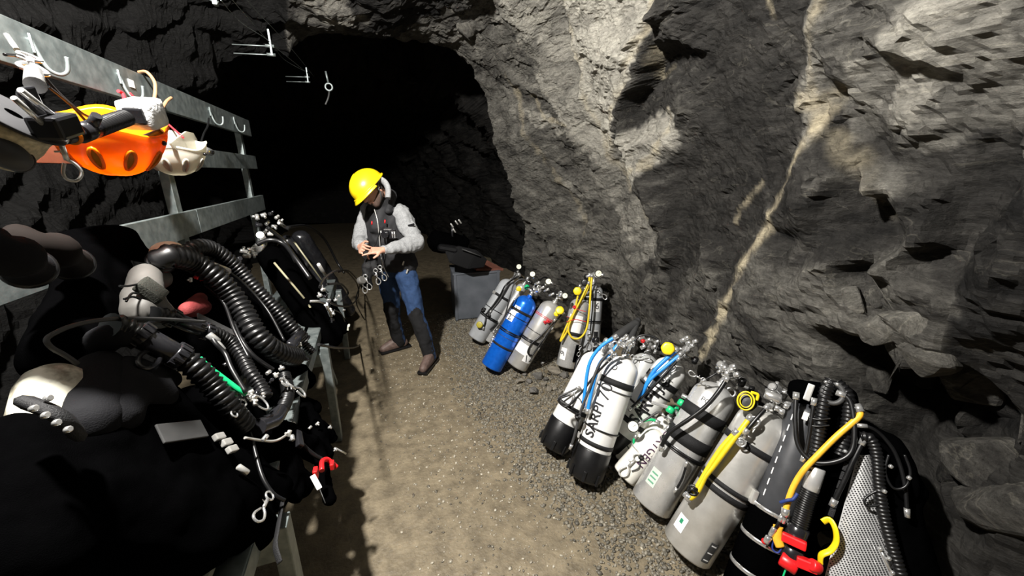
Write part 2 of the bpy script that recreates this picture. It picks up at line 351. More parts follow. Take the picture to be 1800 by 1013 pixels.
# rock bodies by colour, and hollows with their shade painted in: outline and tone
FACIES_SHADE = [
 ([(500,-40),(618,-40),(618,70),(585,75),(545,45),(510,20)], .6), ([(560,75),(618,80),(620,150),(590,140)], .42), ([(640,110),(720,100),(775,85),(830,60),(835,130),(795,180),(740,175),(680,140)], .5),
 ([(625,-40),(830,-40),(800,30),(770,80),(715,95),(650,85),(620,40)], .0),  # roof hollow, its shade painted as near-black rock
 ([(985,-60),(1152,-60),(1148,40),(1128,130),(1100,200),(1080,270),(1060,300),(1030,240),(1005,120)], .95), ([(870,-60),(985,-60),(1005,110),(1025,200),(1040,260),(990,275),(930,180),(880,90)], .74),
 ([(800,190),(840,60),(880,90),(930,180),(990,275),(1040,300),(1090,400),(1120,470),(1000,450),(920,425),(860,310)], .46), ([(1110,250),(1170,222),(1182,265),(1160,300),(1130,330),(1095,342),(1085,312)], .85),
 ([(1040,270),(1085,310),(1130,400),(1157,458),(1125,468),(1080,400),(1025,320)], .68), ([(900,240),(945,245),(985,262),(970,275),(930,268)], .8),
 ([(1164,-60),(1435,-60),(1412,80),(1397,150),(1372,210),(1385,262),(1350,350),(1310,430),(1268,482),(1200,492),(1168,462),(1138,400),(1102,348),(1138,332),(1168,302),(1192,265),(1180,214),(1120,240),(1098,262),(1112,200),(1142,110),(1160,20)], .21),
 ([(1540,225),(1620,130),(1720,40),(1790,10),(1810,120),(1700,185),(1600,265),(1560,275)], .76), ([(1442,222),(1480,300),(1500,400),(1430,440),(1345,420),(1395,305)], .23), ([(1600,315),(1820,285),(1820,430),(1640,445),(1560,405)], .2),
 ([(1450,0),(1600,-40),(1560,150),(1450,190),(1425,120)], .34), ([(1560,290),(1700,220),(1820,200),(1820,275),(1650,305)], .52), ([(1690,450),(1830,380),(1830,640),(1680,640)], .04), ([(1640,640),(1830,640),(1830,760),(1680,780)], .12)]  # last two: shade of the lower right recess painted into the tone
AR = 2.3                                            # metres of wall per radian, roughly
uvs = [px_uv(a, b, c) for a, b, c, d in CTRL]
edge_uv = [(yy, pp) for yy in np.linspace(-1.2, 5.2, 14) for pp in (-0.02, 1.75)] + [(yy, pp) for yy in (-1.2, 5.2) for pp in np.linspace(0.2, 1.6, 6)]
alluv = [(u, v) for u, v in uvs] + edge_uv
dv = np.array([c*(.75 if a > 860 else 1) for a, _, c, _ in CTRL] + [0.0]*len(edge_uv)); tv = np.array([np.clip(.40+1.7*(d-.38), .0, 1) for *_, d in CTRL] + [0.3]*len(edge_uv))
pts2 = [Vector((u, v*AR)) for u, v in alluv]
vo, _, fo, ov, _, _ = geometry.delaunay_2d_cdt(pts2, [], [], 0, 1e-5)
src = [o[0] if o else 0 for o in ov]
ys = np.concatenate([np.arange(-4.2, -0.9, 0.15), np.arange(-0.9, 4.5, 0.0145), np.arange(4.5, 14.01, 0.12)])
ph = np.concatenate([np.linspace(0.0, 1.62, 300), np.linspace(1.62, PI, 130)[1:]])
YY, PP = np.meshgrid(ys, ph, indexing='ij'); sh = YY.shape
BASE = shell(YY, PP).reshape(-1, 3); NRM = shell_n(YY, PP).reshape(-1, 3)
Yf = YY.ravel(); Vf = PP.ravel()*AR
D = np.zeros(len(Yf)); TN = np.full(len(Yf), 0.3)
jy = Yf + 0.035*vnoise(BASE, 0.16, 91, 3); jv = Vf + 0.035*vnoise(BASE, 0.16, 97, 3)     # the edges of the facets run ragged
for f in fo:
    a, b, c = (np.array(vo[i]) for i in f); ia, ib, ic = (src[i] for i in f)
    lo2 = np.minimum(np.minimum(a, b), c); hi2 = np.maximum(np.maximum(a, b), c)
    m = np.where((jy >= lo2[0]) & (jy <= hi2[0]) & (jv >= lo2[1]) & (jv <= hi2[1]))[0]
    if not len(m): continue
    det = (b[0]-a[0])*(c[1]-a[1]) - (c[0]-a[0])*(b[1]-a[1])
    if abs(det) < 1e-12: continue
    w1 = ((jy[m]-a[0])*(c[1]-a[1]) - (c[0]-a[0])*(jv[m]-a[1]))/det; w2 = ((b[0]-a[0])*(jv[m]-a[1]) - (jy[m]-a[0])*(b[1]-a[1]))/det
    ok = (w1 >= -1e-6) & (w2 >= -1e-6) & (w1+w2 <= 1+1e-6); m = m[ok]; w1 = w1[ok]; w2 = w2[ok]
    D[m] = dv[ia]*(1-w1-w2) + dv[ib]*w1 + dv[ic]*w2; TN[m] = tv[ia]*(1-w1-w2) + tv[ib]*w1 + tv[ic]*w2
R1_ = np.array(Matrix.Rotation(0.6, 3, 'X') @ Matrix.Rotation(0.5, 3, 'Z')); R2_ = np.array(Matrix.Rotation(-0.35, 3, 'X'))
inview = (Yf > -1.2) & (Yf < 4.6)
c1, t1, e1 = crack(BASE, 0.62, 3, (1, 1.6, .8), R1_, 0.30, 0.22)
c2, t2, e2 = crack(BASE, 0.24, 5, (1, 1.7, .7), R1_, 0.34, 0.26)
c3, t3, e3 = crack(BASE, 0.085, 8, (1, 1.9, .5), R2_, 0.40, 0.34)
c4, t4, e4 = crack(BASE, 0.035, 11, (1, 1.5, .6), R1_, 0.45, 0.3)
slab = np.clip(1 - np.abs(TN-0.17)/0.13, 0, 1)      # the dark slab is smoother
rough_ = 1 - 0.6*slab
low = np.clip((1.0-BASE[:, 2])/0.5, 0, 1)           # layered lower wall
D += rough_*(0.18*c1 + 0.30*c2) + 0.03*vnoise(BASE, 0.7, 33, 2)
far = ~inview
D[far] += 1.2*c1[far] + 0.9*c2[far]
leftw = PP.ravel() > 1.75
D[leftw] += 0.4*c1[leftw] + 0.4*c2[leftw]
Dg = D.reshape(sh)                                   # worn edges
Dg[1:-1] = .25*Dg[:-2] + .5*Dg[1:-1] + .25*Dg[2:]; Dg[:, 1:-1] = .25*Dg[:, :-2] + .5*Dg[:, 1:-1] + .25*Dg[:, 2:]
D = Dg.ravel() + rough_*((0.40+0.25*low)*c3 + 0.45*c4) + 0.010*vnoise(BASE, 0.09, 31, 4) + 0.004*vnoise(BASE, 0.03, 35, 2)
D += 0.03*np.exp(-BASE[:, 2]/0.12)
VN = np.zeros(len(Yf))
wob = 0.02*vnoise(BASE, 0.10, 41, 3); vq = vnoise(BASE, 0.06, 44, 3)
for pl, wd, st in VEINS_LIT_EDGE:
    q = [px_uv(a, b, 0.12) for a, b in pl]; q = [np.array((u, v*AR)) for u, v in q]
    for a, b in zip(q[:-1], q[1:]):
        ab = b-a; t = np.clip(((Yf-a[0])*ab[0] + (Vf-a[1])*ab[1])/max(ab@ab, 1e-9), 0, 1)
        dist = np.hypot(Yf-a[0]-t*ab[0], Vf-a[1]-t*ab[1]) + wob*min(1.0, wd/.022)
        VN = np.maximum(VN, st*np.clip(1.4 - dist/wd, 0, 1)*np.clip(0.75+0.7*vq, 0, 1))
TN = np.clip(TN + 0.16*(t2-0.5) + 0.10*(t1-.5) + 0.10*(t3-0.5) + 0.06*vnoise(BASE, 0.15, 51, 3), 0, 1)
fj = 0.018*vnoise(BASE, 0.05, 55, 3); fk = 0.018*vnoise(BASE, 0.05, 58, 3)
for pl, tone in FACIES_SHADE:
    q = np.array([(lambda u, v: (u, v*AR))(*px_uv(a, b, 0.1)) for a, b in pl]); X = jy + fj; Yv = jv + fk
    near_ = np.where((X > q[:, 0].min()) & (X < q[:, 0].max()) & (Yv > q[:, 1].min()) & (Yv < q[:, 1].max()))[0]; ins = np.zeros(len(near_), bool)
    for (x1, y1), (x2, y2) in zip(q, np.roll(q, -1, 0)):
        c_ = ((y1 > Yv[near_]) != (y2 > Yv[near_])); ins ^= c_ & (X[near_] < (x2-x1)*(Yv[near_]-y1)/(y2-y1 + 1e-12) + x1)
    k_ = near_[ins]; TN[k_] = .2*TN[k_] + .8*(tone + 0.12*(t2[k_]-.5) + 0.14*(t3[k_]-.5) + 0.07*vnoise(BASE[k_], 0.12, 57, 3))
TN[Yf > 4.3] *= 0.22; TN[leftw] = TN[leftw]*0.1 - 0.16  # gloom of the tunnel past the lip is painted into its rock tone
POS = BASE + NRM*D[:, None]

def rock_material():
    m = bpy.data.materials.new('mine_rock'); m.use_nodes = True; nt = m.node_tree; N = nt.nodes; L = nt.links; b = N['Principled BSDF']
    tc = N.new('ShaderNodeTexCoord'); at1 = N.new('ShaderNodeAttribute'); at1.attribute_name = 'tone'; at2 = N.new('ShaderNodeAttribute'); at2.attribute_name = 'vein_lit_edge'
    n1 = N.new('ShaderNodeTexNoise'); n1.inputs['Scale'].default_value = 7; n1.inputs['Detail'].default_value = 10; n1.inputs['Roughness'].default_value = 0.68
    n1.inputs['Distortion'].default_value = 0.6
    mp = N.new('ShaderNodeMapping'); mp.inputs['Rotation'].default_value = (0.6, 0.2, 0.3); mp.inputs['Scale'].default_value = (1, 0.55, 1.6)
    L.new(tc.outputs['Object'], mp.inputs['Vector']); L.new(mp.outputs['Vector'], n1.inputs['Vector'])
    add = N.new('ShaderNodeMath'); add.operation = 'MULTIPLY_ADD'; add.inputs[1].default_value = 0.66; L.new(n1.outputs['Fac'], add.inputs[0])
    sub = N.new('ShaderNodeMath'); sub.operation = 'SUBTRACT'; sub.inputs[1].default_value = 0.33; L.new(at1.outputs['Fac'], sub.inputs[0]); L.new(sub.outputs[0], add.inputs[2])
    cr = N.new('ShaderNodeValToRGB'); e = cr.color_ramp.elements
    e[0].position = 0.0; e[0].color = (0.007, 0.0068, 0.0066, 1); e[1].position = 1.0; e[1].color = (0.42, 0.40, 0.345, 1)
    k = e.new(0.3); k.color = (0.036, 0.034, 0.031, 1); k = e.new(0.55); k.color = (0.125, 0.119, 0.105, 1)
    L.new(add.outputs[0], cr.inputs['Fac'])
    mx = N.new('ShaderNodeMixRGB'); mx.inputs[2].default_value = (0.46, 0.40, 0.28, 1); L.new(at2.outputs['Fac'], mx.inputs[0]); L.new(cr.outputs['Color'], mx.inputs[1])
    # thin pale calcite threads
    vo_ = N.new('ShaderNodeTexNoise'); vo_.inputs['Scale'].default_value = 2.3; vo_.inputs['Detail'].default_value = 5; vo_.inputs['Distortion'].default_value = 1.2; L.new(mp.outputs['Vector'], vo_.inputs['Vector'])
    s5 = N.new('ShaderNodeMath'); s5.operation = 'SUBTRACT'; s5.inputs[1].default_value = 0.5; L.new(vo_.outputs['Fac'], s5.inputs[0])
    ab = N.new('ShaderNodeMath'); ab.operation = 'ABSOLUTE'; L.new(s5.outputs[0], ab.inputs[0])
    mr = N.new('ShaderNodeMapRange'); mr.inputs['From Min'].default_value = 0.0; mr.inputs['From Max'].default_value = 0.006; mr.inputs['To Min'].default_value = 0.35; mr.inputs['To Max'].default_value = 0.0; L.new(ab.outputs[0], mr.inputs['Value'])
    mx2 = N.new('ShaderNodeMixRGB'); mx2.inputs[2].default_value = (0.45, 0.42, 0.34, 1); mt = N.new('ShaderNodeMath'); mt.operation = 'MULTIPLY'; L.new(mr.outputs['Result'], mt.inputs[0]); L.new(at1.outputs['Fac'], mt.inputs[1]); L.new(mt.outputs[0], mx2.inputs[0]); L.new(mx.outputs[0], mx2.inputs[1])
    n4 = N.new('ShaderNodeTexNoise'); n4.inputs['Scale'].default_value = 55; n4.inputs['Detail'].default_value = 6; n4.inputs['Roughness'].default_value = 0.75; L.new(mp.outputs['Vector'], n4.inputs['Vector'])
    r4 = N.new('ShaderNodeMapRange'); r4.inputs['From Min'].default_value = 0.3; r4.inputs['From Max'].default_value = 0.7; r4.inputs['To Min'].default_value = 0.55; r4.inputs['To Max'].default_value = 1.45; L.new(n4.outputs['Fac'], r4.inputs['Value'])
    mx3 = N.new('ShaderNodeMixRGB'); mx3.blend_type = 'MULTIPLY'; mx3.inputs[0].default_value = 1.0; L.new(mx2.outputs[0], mx3.inputs[1]); L.new(r4.outputs['Result'], mx3.inputs[2])
    L.new(mx3.outputs[0], b.inputs['Base Color'])
    rr = N.new('ShaderNodeMapRange'); rr.inputs['To Min'].default_value = 0.45; rr.inputs['To Max'].default_value = 0.85; L.new(n1.outputs['Fac'], rr.inputs['Value']); L.new(rr.outputs['Result'], b.inputs['Roughness'])
    b.inputs['Specular IOR Level'].default_value = 0.14
    n2 = N.new('ShaderNodeTexNoise'); n2.inputs['Scale'].default_value = 36; n2.inputs['Detail'].default_value = 9; n2.inputs['Roughness'].default_value = 0.72; L.new(mp.outputs['Vector'], n2.inputs['Vector'])
    bp = N.new('ShaderNodeBump'); bp.inputs['Strength'].default_value = 0.85; bp.inputs['Distance'].default_value = 0.03; L.new(n2.outputs['Fac'], bp.inputs['Height'])
    bp2 = N.new('ShaderNodeBump'); bp2.inputs['Strength'].default_value = 0.7; bp2.inputs['Distance'].default_value = 0.06; L.new(n1.outputs['Fac'], bp2.inputs['Height']); L.new(bp2.outputs['Normal'], bp.inputs['Normal']); L.new(bp.outputs['Normal'], b.inputs['Normal'])
    return m
rockm = rock_material()
def grid_mesh(name, P, ni, nj, mat, attrs=None, smooth_=False, kind='structure'):
    i = np.arange(ni-1)[:, None]*nj + np.arange(nj-1)[None]; i = i.ravel()
    F = np.stack([i, i+1, i+nj+1, i+nj], -1)
    me = bpy.data.meshes.new(name); me.vertices.add(len(P)); me.vertices.foreach_set('co', P.astype(np.float32).ravel())
    me.loops.add(F.size); me.loops.foreach_set('vertex_index', F.ravel().astype(np.int32)); me.polygons.add(len(F))
    me.polygons.foreach_set('loop_start', np.arange(0, F.size, 4, dtype=np.int32)); me.polygons.foreach_set('loop_total', np.full(len(F), 4, dtype=np.int32))
    me.update(calc_edges=True); me.polygons.foreach_set('use_smooth', np.full(len(F), smooth_))
    for k, v in (attrs or {}).items():
        a = me.attributes.new(k, 'FLOAT', 'POINT'); a.data.foreach_set('value', v.astype(np.float32))
    o = link(name, me, mat); o['kind'] = kind; return o
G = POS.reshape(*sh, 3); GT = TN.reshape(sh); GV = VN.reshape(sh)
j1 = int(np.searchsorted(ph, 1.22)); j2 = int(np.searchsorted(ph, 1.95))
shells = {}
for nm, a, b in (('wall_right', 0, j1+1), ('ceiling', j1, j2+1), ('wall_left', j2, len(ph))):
    shells[nm] = grid_mesh(nm, G[:, a:b].reshape(-1, 3), len(ys), b-a, rockm, dict(tone=GT[:, a:b].ravel(), vein_lit_edge=GV[:, a:b].ravel()))
def wall_pt(px, py, d=0.12):
    """point of the finished rock surface near a sight line, and its normal"""
    u, v = px_uv(px, py, d); i = min(max(int(np.searchsorted(ys, u)), 1), len(ys)-2); j = min(max(int(np.searchsorted(ph, v)), 1), len(ph)-2)
    return Vector(G[i, j]), Vector(shell_n(np.array(u), np.array(v))), float(GT[i, j])
# far ends of the tunnel
for nm, k in (('wall_far', -1), ('wall_back', 0)):
    mb = MB(); vs = [mb.bm.verts.new(p) for p in G[k, ::6]]; mb.bm.faces.new(vs); mb.done(nm, rockm)['kind'] = 'structure'

# ------------------------------------------------------------------ floor, gravel
def floor_z(x, y):
    P = np.stack([x, y, 0*x], -1).reshape(-1, 3)
    z = 0.006*vnoise(P, 0.6, 61, 2) + 0.0016*vnoise(P, 0.06, 63, 3)
    xr = np.asarray(x).ravel(); yr = np.asarray(y).ravel()
    return (z + 0.10*np.clip((xr-1.5)/0.5, 0, 1)**1.5 - 0.006).reshape(np.shape(x))
fx = np.concatenate([np.arange(-2.4, -0.6, 0.06), np.arange(-0.6, 2.0, 0.016), np.arange(2.0, 2.8, 0.05)]); fy = np.concatenate([np.arange(-4.2, 0.4, 0.2), np.arange(0.4, 4.6, 0.017), np.arange(4.6, 14.1, 0.12)])
FX, FY = np.meshgrid(fx, fy, indexing='ij'); FZ = floor_z(FX, FY)
def dirt_material():
    m = bpy.data.materials.new('wet_dirt'); m.use_nodes = True; nt = m.node_tree; N = nt.nodes; L = nt.links; b = N['Principled BSDF']
    tc = N.new('ShaderNodeTexCoord'); n1 = N.new('ShaderNodeTexNoise'); n1.inputs['Scale'].default_value = 11; n1.inputs['Detail'].default_value = 10; n1.inputs['Roughness'].default_value = 0.7; L.new(tc.outputs['Object'], n1.inputs['Vector'])
    cr = N.new('ShaderNodeValToRGB'); e = cr.color_ramp.elements; e[0].position = 0.32; e[0].color = (0.095, 0.077, 0.051, 1); e[1].position = 0.68; e[1].color = (0.215, 0.176, 0.115, 1)
    L.new(n1.outputs['Fac'], cr.inputs['Fac']); L.new(cr.outputs['Color'], b.inputs['Base Color'])
    b.inputs['Specular IOR Level'].default_value = 0.4
    rr = N.new('ShaderNodeMapRange'); rr.inputs['To Min'].default_value = 0.4; rr.inputs['To Max'].default_value = 0.75; L.new(n1.outputs['Fac'], rr.inputs['Value']); L.new(rr.outputs['Result'], b.inputs['Roughness'])
    n2 = N.new('ShaderNodeTexNoise'); n2.inputs['Scale'].default_value = 60; n2.inputs['Detail'].default_value = 6; L.new(tc.outputs['Object'], n2.inputs['Vector'])
    bp = N.new('ShaderNodeBump'); bp.inputs['Strength'].default_value = 0.5; bp.inputs['Distance'].default_value = 0.012; L.new(n2.outputs['Fac'], bp.inputs['Height']); L.new(bp.outputs['Normal'], b.inputs['Normal'])
    return m
floor = grid_mesh('floor', np.stack([FX, FY, FZ], -1).reshape(-1, 3), len(fx), len(fy), dirt_material(), smooth_=True)

def pebbles(name, n, dens, smin, smax, mat, label, flat=0.6, sink=0.25):
    x = RNG.uniform(-0.5, 2.0, n*3); y = RNG.uniform(0.5, 4.4, n*3)
    keep = RNG.uniform(0, 1, n*3) < dens(x, y); x = x[keep][:n]; y = y[keep][:n]; n = len(x)
    t = bmesh.new(); bmesh.ops.create_icosphere(t, subdivisions=1, radius=1.0); t.verts.ensure_lookup_table()
    V = np.array([v.co[:] for v in t.verts]); F = np.array([[v.index for v in f.verts] for f in t.faces]); t.free()
    nv = len(V); s = smin + (smax-smin)*RNG.uniform(0, 1, n)**2.2
    W = V[None]*(1 + RNG.uniform(-.28, .28, (n, nv, 1)))*np.stack([s, s*RNG.uniform(.55, .9, n), s*RNG.uniform(.35, flat, n)], -1)[:, None]
    def rot(W, ax, a):
        c, s_ = np.cos(a)[:, None], np.sin(a)[:, None]; i, j = [k for k in range(3) if k != ax]; O = W.copy()
        O[..., i] = W[..., i]*c - W[..., j]*s_; O[..., j] = W[..., i]*s_ + W[..., j]*c; return O
    W = rot(W, 0, RNG.normal(0, .35, n)); W = rot(W, 1, RNG.normal(0, .35, n)); W = rot(W, 2, RNG.uniform(0, 2*PI, n))
    z = floor_z(x, y) + s*flat*(0.5-sink)
    W = W + np.stack([x, y, z], -1)[:, None]
    FF = (F[None] + (np.arange(n)*nv)[:, None, None]).reshape(-1, 3)
    me = bpy.data.meshes.new(name); me.vertices.add(n*nv); me.vertices.foreach_set('co', W.astype(np.float32).ravel())
    me.loops.add(FF.size); me.loops.foreach_set('vertex_index', FF.ravel().astype(np.int32)); me.polygons.add(len(FF))
    me.polygons.foreach_set('loop_start', np.arange(0, FF.size, 3, dtype=np.int32)); me.polygons.foreach_set('loop_total', np.full(len(FF), 3, dtype=np.int32)); me.update(calc_edges=True)
    tone = np.repeat(RNG.uniform(0, 1, n), nv); a = me.attributes.new('tone', 'FLOAT', 'POINT'); a.data.foreach_set('value', tone.astype(np.float32))
    o = link(name, me, mat); tag(o, label, 'gravel', kind='stuff'); return o
def pebble_material(name, dark, light, rough):
    m = bpy.data.materials.new(name); m.use_nodes = True; nt = m.node_tree; b = nt.nodes['Principled BSDF']
    a = nt.nodes.new('ShaderNodeAttribute'); a.attribute_name = 'tone'; cr = nt.nodes.new('ShaderNodeValToRGB'); e = cr.color_ramp.elements
    e[0].color = (*dark, 1); e[1].color = (*light, 1); nt.links.new(a.outputs['Fac'], cr.inputs['Fac']); nt.links.new(cr.outputs['Color'], b.inputs['Base Color'])
    b.inputs['Roughness'].default_value = rough; return m
def edge_x(y): return np.interp(y, [0.5, 0.8, 1.4, 2.0, 2.6, 3.2, 4.4], [0.86, 0.78, 0.62, 0.48, 0.44, 0.46, 0.5])
dens_g = lambda x, y: np.clip((x-edge_x(y))/0.22 + 0.12*np.sin(7*y+5*x), 0.0, 1) * (x < 1.6)
dens_m = lambda x, y: np.clip(1-np.abs(x-edge_x(y)+0.12)/0.55, 0.02, 1)*(x > -0.25)*(x < 1.3)
pebbles('gravel_bed', 21000, dens_g, 0.006, 0.0155, pebble_material('gravel_stone', (0.05, 0.045, 0.035), (0.225, 0.204, 0.16), 0.55), 'loose grey gravel heaped along the foot of the rock wall under the leaning cylinders')
pebbles('gravel_scatter', 5000, dens_m, 0.003, 0.011, pebble_material('wet_chip', (0.07, 0.06, 0.045), (0.42, 0.38, 0.30), 0.3), 'small pale wet chips trodden into the brown dirt path', 0.5, 0.35)
# ------------------------------------------------------------------ diving cylinders
class Tank: pass
def place_tank(name, base, top, r, label, cat='cylinder', group='diving cylinders leaning on the rock wall', L=None, roll=0.0):
    z = 0.05
    for _ in range(4):                               # the base stands on the ground, the neck lies on its sight line
        d0 = ray(*base); B = CAMP + d0*((z - CAMP.z)/d0.z); d = ray(*top); t = (B-CAMP).dot(d); Tp = CAMP + d*t
        ax = (Tp-B).normalized(); z = r*math.sqrt(max(1-ax.z**2, 0)) + 0.006
    k = Tank(); k.B = B; k.ax = ax; k.r = r; k.L = L or (Tp-B).length
    v = (CAMP - (B + ax*k.L/2)); v = (v - ax*v.dot(ax)).normalized(); yv = -v; xv = yv.cross(ax)
    R = Matrix((xv, yv, ax)).transposed().to_4x4(); k.M = Matrix.Translation(B) @ R @ Matrix.Rotation(roll, 4, 'Z')
    k.o = thing(name, B, label, cat, group, R.to_quaternion() @ Matrix.Rotation(roll, 3, 'Z').to_quaternion())
    k.v = v; k.x = xv
    return k
def tk(k, th, z, rr=None):                            # world point on/near a tank: angle in degrees right of the camera side, height along it
    a = math.radians(th); rr = k.r if rr is None else rr
    return k.M @ Vector((rr*math.sin(a), -rr*math.cos(a), z))
def body(k, mat, flatb=False, neck=0.02, mesh_name='cylinder_body'):
    r, L = k.r, k.L; s = r*0.85; pr = [(0, 0.004), (r*0.80, 0), (r*0.95, r*0.06), (r, r*0.16)] if not flatb else [(0, 0.004), (r*.6, .002), (r*0.93, 0.0), (r, r*0.08)]
    pr += [(r, L-s)]
    for i in range(1, 9):
        a = i/8*PI/2*0.93; pr.append((r*math.cos(a), L-s+s*math.sin(a)))
    pr += [(neck+.004, L+0.002), (neck, L+0.012), (0, L+0.012)]
    return MB().lathe(pr, k.M, 36, caps=False).done(mesh_name, mat, k.o)
def band(k, z, h=0.035, mat=None, name='strap', th=0.003, buckle=None):
    r = k.r+th; mb = MB().lathe([(k.r+.0005, z), (r, z), (r, z+h), (k.r+.0005, z+h)], k.M, 36, caps=False)
    o = mb.done(name, mat or webbing, k.o)
    if buckle is not None:
        m = k.M @ Matrix.Rotation(math.radians(buckle), 4, 'Z') @ Matrix.Translation((0, -r-.004, z+h/2)); MB().box(m, .045, .012, h*1.15, .003).done('cam_buckle', steel, o)
    return o
def ring(k, z, t=0.0035, mat=None, name='bungee_ring', tilt=0.0):
    P = [k.M @ Vector(((k.r+t*.7)*math.cos(a), (k.r+t*.7)*math.sin(a), z + tilt*math.cos(a-.6))) for a in np.linspace(0, 2*PI, 37)[:-1]]
    return MB().tube(P, t, 6, closed=True).done(name, mat or blackrub, k.o)
def boot(k, h=0.14, mat=None):
    r = k.r+.005; mb = MB().lathe([(0, -.004), (r*.86, -.004), (r*.97, .012), (r, .03), (r, h-.006), (r-.003, h), (k.r, h)], k.M, 32, caps=False)
    for i in range(8): mb.box(k.M @ Matrix.Rotation(i*PI/4, 4, 'Z') @ Matrix.Translation((r+.002, 0, .028)), .012, .016, .055, .003)
    return mb.done('rubber_boot', mat or blackrub, k.o)
def wrap(k, pts_uv, th, zc, off=.0012):
    a0 = math.radians(th); rr = k.r+off
    return [k.M @ Vector((rr*math.sin(a0+u/k.r), -rr*math.cos(a0+u/k.r), zc+v)) for u, v in pts_uv]
def sticker(k, th, z, wd, ht, mat=None, name='sticker', off=.0011):
    mb = MB(); n = max(2, int(wd/.008)); m = 2
    rows = [wrap(k, [(-wd/2+wd*i/n, -ht/2+ht*j/m) for i in range(n+1)], th, z, off) for j in range(m+1)]
    return mb.grid_faces(rows, closed_u=False, caps=False).done(name, mat or paper, k.o, recalc=False)
def text_mesh(txt, size, stretch=1.0, bold=0.0):
    cu = bpy.data.curves.new('txt', 'FONT'); cu.body = txt; cu.size = size; cu.align_x = 'CENTER'; cu.align_y = 'CENTER'; cu.resolution_u = 3; cu.offset = bold
    ob = bpy.data.objects.new('txt', cu); me = bpy.data.meshes.new_from_object(ob); bpy.data.objects.remove(ob)
    b = bmesh.new(); b.from_mesh(me); bpy.data.meshes.remove(me); bpy.data.curves.remove(cu)
    bmesh.ops.triangulate(b, faces=b.faces)
    for _ in range(3):
        es = [e for e in b.edges if e.calc_length() > 0.012]
        if not es: break
        bmesh.ops.subdivide_edges(b, edges=es, cuts=1)
        bmesh.ops.triangulate(b, faces=b.faces)
    for v in b.verts: v.co.x *= stretch
    return b
def lettering(k, txt, th, z, size, rot=0, mat=None, parent=None, off=.0022, stretch=1.0, bold=0.0):
    b = text_mesh(txt, size, stretch, bold); a = math.radians(rot); c, s = math.cos(a), math.sin(a)
    uv = [(v.co.x*c - v.co.y*s, v.co.x*s + v.co.y*c) for v in b.verts]
    for v, p in zip(b.verts, wrap(k, uv, th, z, off)): v.co = p
    mb = MB(); mb.bm.free(); mb.bm = b
    return mb.done('lettering', mat or ink, parent or k.o, recalc=False)
def hose(k, pts, r=.0055, mat=None, name='hose', ends=True, n=8, parent=None):
    P = smooth(pts, n); o = MB().tube(P, r, 8).done(name, mat or blackrub, parent or k.o)
    if ends:
        for a, b in ((P[0], P[3]), (P[-1], P[-4])): MB().cyl(a, a + (b-a).normalized()*.028, r*1.35, seg=8).done('hose_ferrule', chrome, o)
    return o
def valve(k, th=70, knobm=None, size=1.0, kl=.055, knob=True):
    """chrome cross valve with a handwheel pointing to th"""
    s = size; L = k.L; M = k.M @ Matrix.Translation((0, 0, L+.012))
    vb = MB().lathe([(.012*s, 0), (.017*s, .004), (.017*s, .012*s), (.0135*s, .016*s), (.0135*s, .05*s), (.019*s, .054*s), (.019*s, .085*s), (.012*s, .092*s)], M, 14)
    a = math.radians(th); dirv = (k.M.to_3x3() @ Vector((math.sin(a), -math.cos(a), .15))).normalized(); c = M @ Vector((0, 0, .038*s))
    vb.cyl(c, c + dirv*kl*s, .0105*s, seg=10); o = vb.done('valve_body', chrome, k.o)
    if knob:
        m = Matrix.Translation(c + dirv*kl*s) @ dirv.to_track_quat('Z', 'Y').to_matrix().to_4x4()
        MB().lathe([(.012*s, 0), (.021*s, .004*s), (.022*s, .024*s), (.015*s, .03*s), (0, .031*s)], m, 24, caps=False, lob=(8, .09)).done('valve_knob', knobm or blackrub, o)
    return o
def first_stage(k, th=-60, size=1.0, up=.072, mat=None):
    """regulator first stage clamped to the valve"""
    s = size; M = k.M @ Matrix.Translation((0, 0, k.L+up)) @ Matrix.Rotation(math.radians(th), 4, 'Z')
    yk = MB(); c0 = M @ Vector((0, -.018, 0)); c1 = M @ Vector((0, -.085*s, .012))
    yk.lathe([(.013*s, 0), (.021*s, .004), (.021*s, .03*s), (.024*s, .034*s), (.024*s, .052*s), (.018*s, .062*s), (.018*s, .075*s), (.01*s, .082*s)], Matrix.Translation(c0) @ (c1-c0).to_track_quat('Z', 'Y').to_matrix().to_4x4(), 18)
    for i in range(4):
        d = (M.to_3x3() @ Vector((math.cos(i*PI/2+.4), 0, math.sin(i*PI/2+.4)))); p = c0.lerp(c1, .5); yk.cyl(p + d*.018*s, p + d*.036*s, .0065*s, seg=8)
    o = yk.done('first_stage', mat or chrome, k.o); o2 = MB().cyl(c0.lerp(c1, .95), c0.lerp(c1, 1.12), .017*s, seg=18, bev=.002).done('end_cap', blackrub, o)
    k.port = [c0.lerp(c1, .5) + (M.to_3x3() @ Vector((math.cos(i*PI/2+.4), 0, math.sin(i*PI/2+.4))))*.034*s for i in range(4)]
    return o
def gauge(k, p, n, r=.026, name='pressure_gauge', parent=None):
    n = Vector(n).normalized(); M = Matrix.Translation(p) @ n.to_track_quat('Z', 'Y').to_matrix().to_4x4()
    o = MB().lathe([(0, -.012), (r*.9, -.012), (r, -.008), (r, .004), (r*.86, .006), (r*.84, .003)], M, 24, caps=False).done(name, blackrub, parent or k.o)
    d = MB().lathe([(0, .0035), (r*.85, .0032)], M, 24, caps=False).done('dial', dialm, o)
    m2 = M @ Matrix.Rotation(.7, 4, 'Z') @ Matrix.Translation((r*.22, 0, .0045)); MB().box(m2, r*.75, .0018, .001).done('needle', ink, o)
    return o
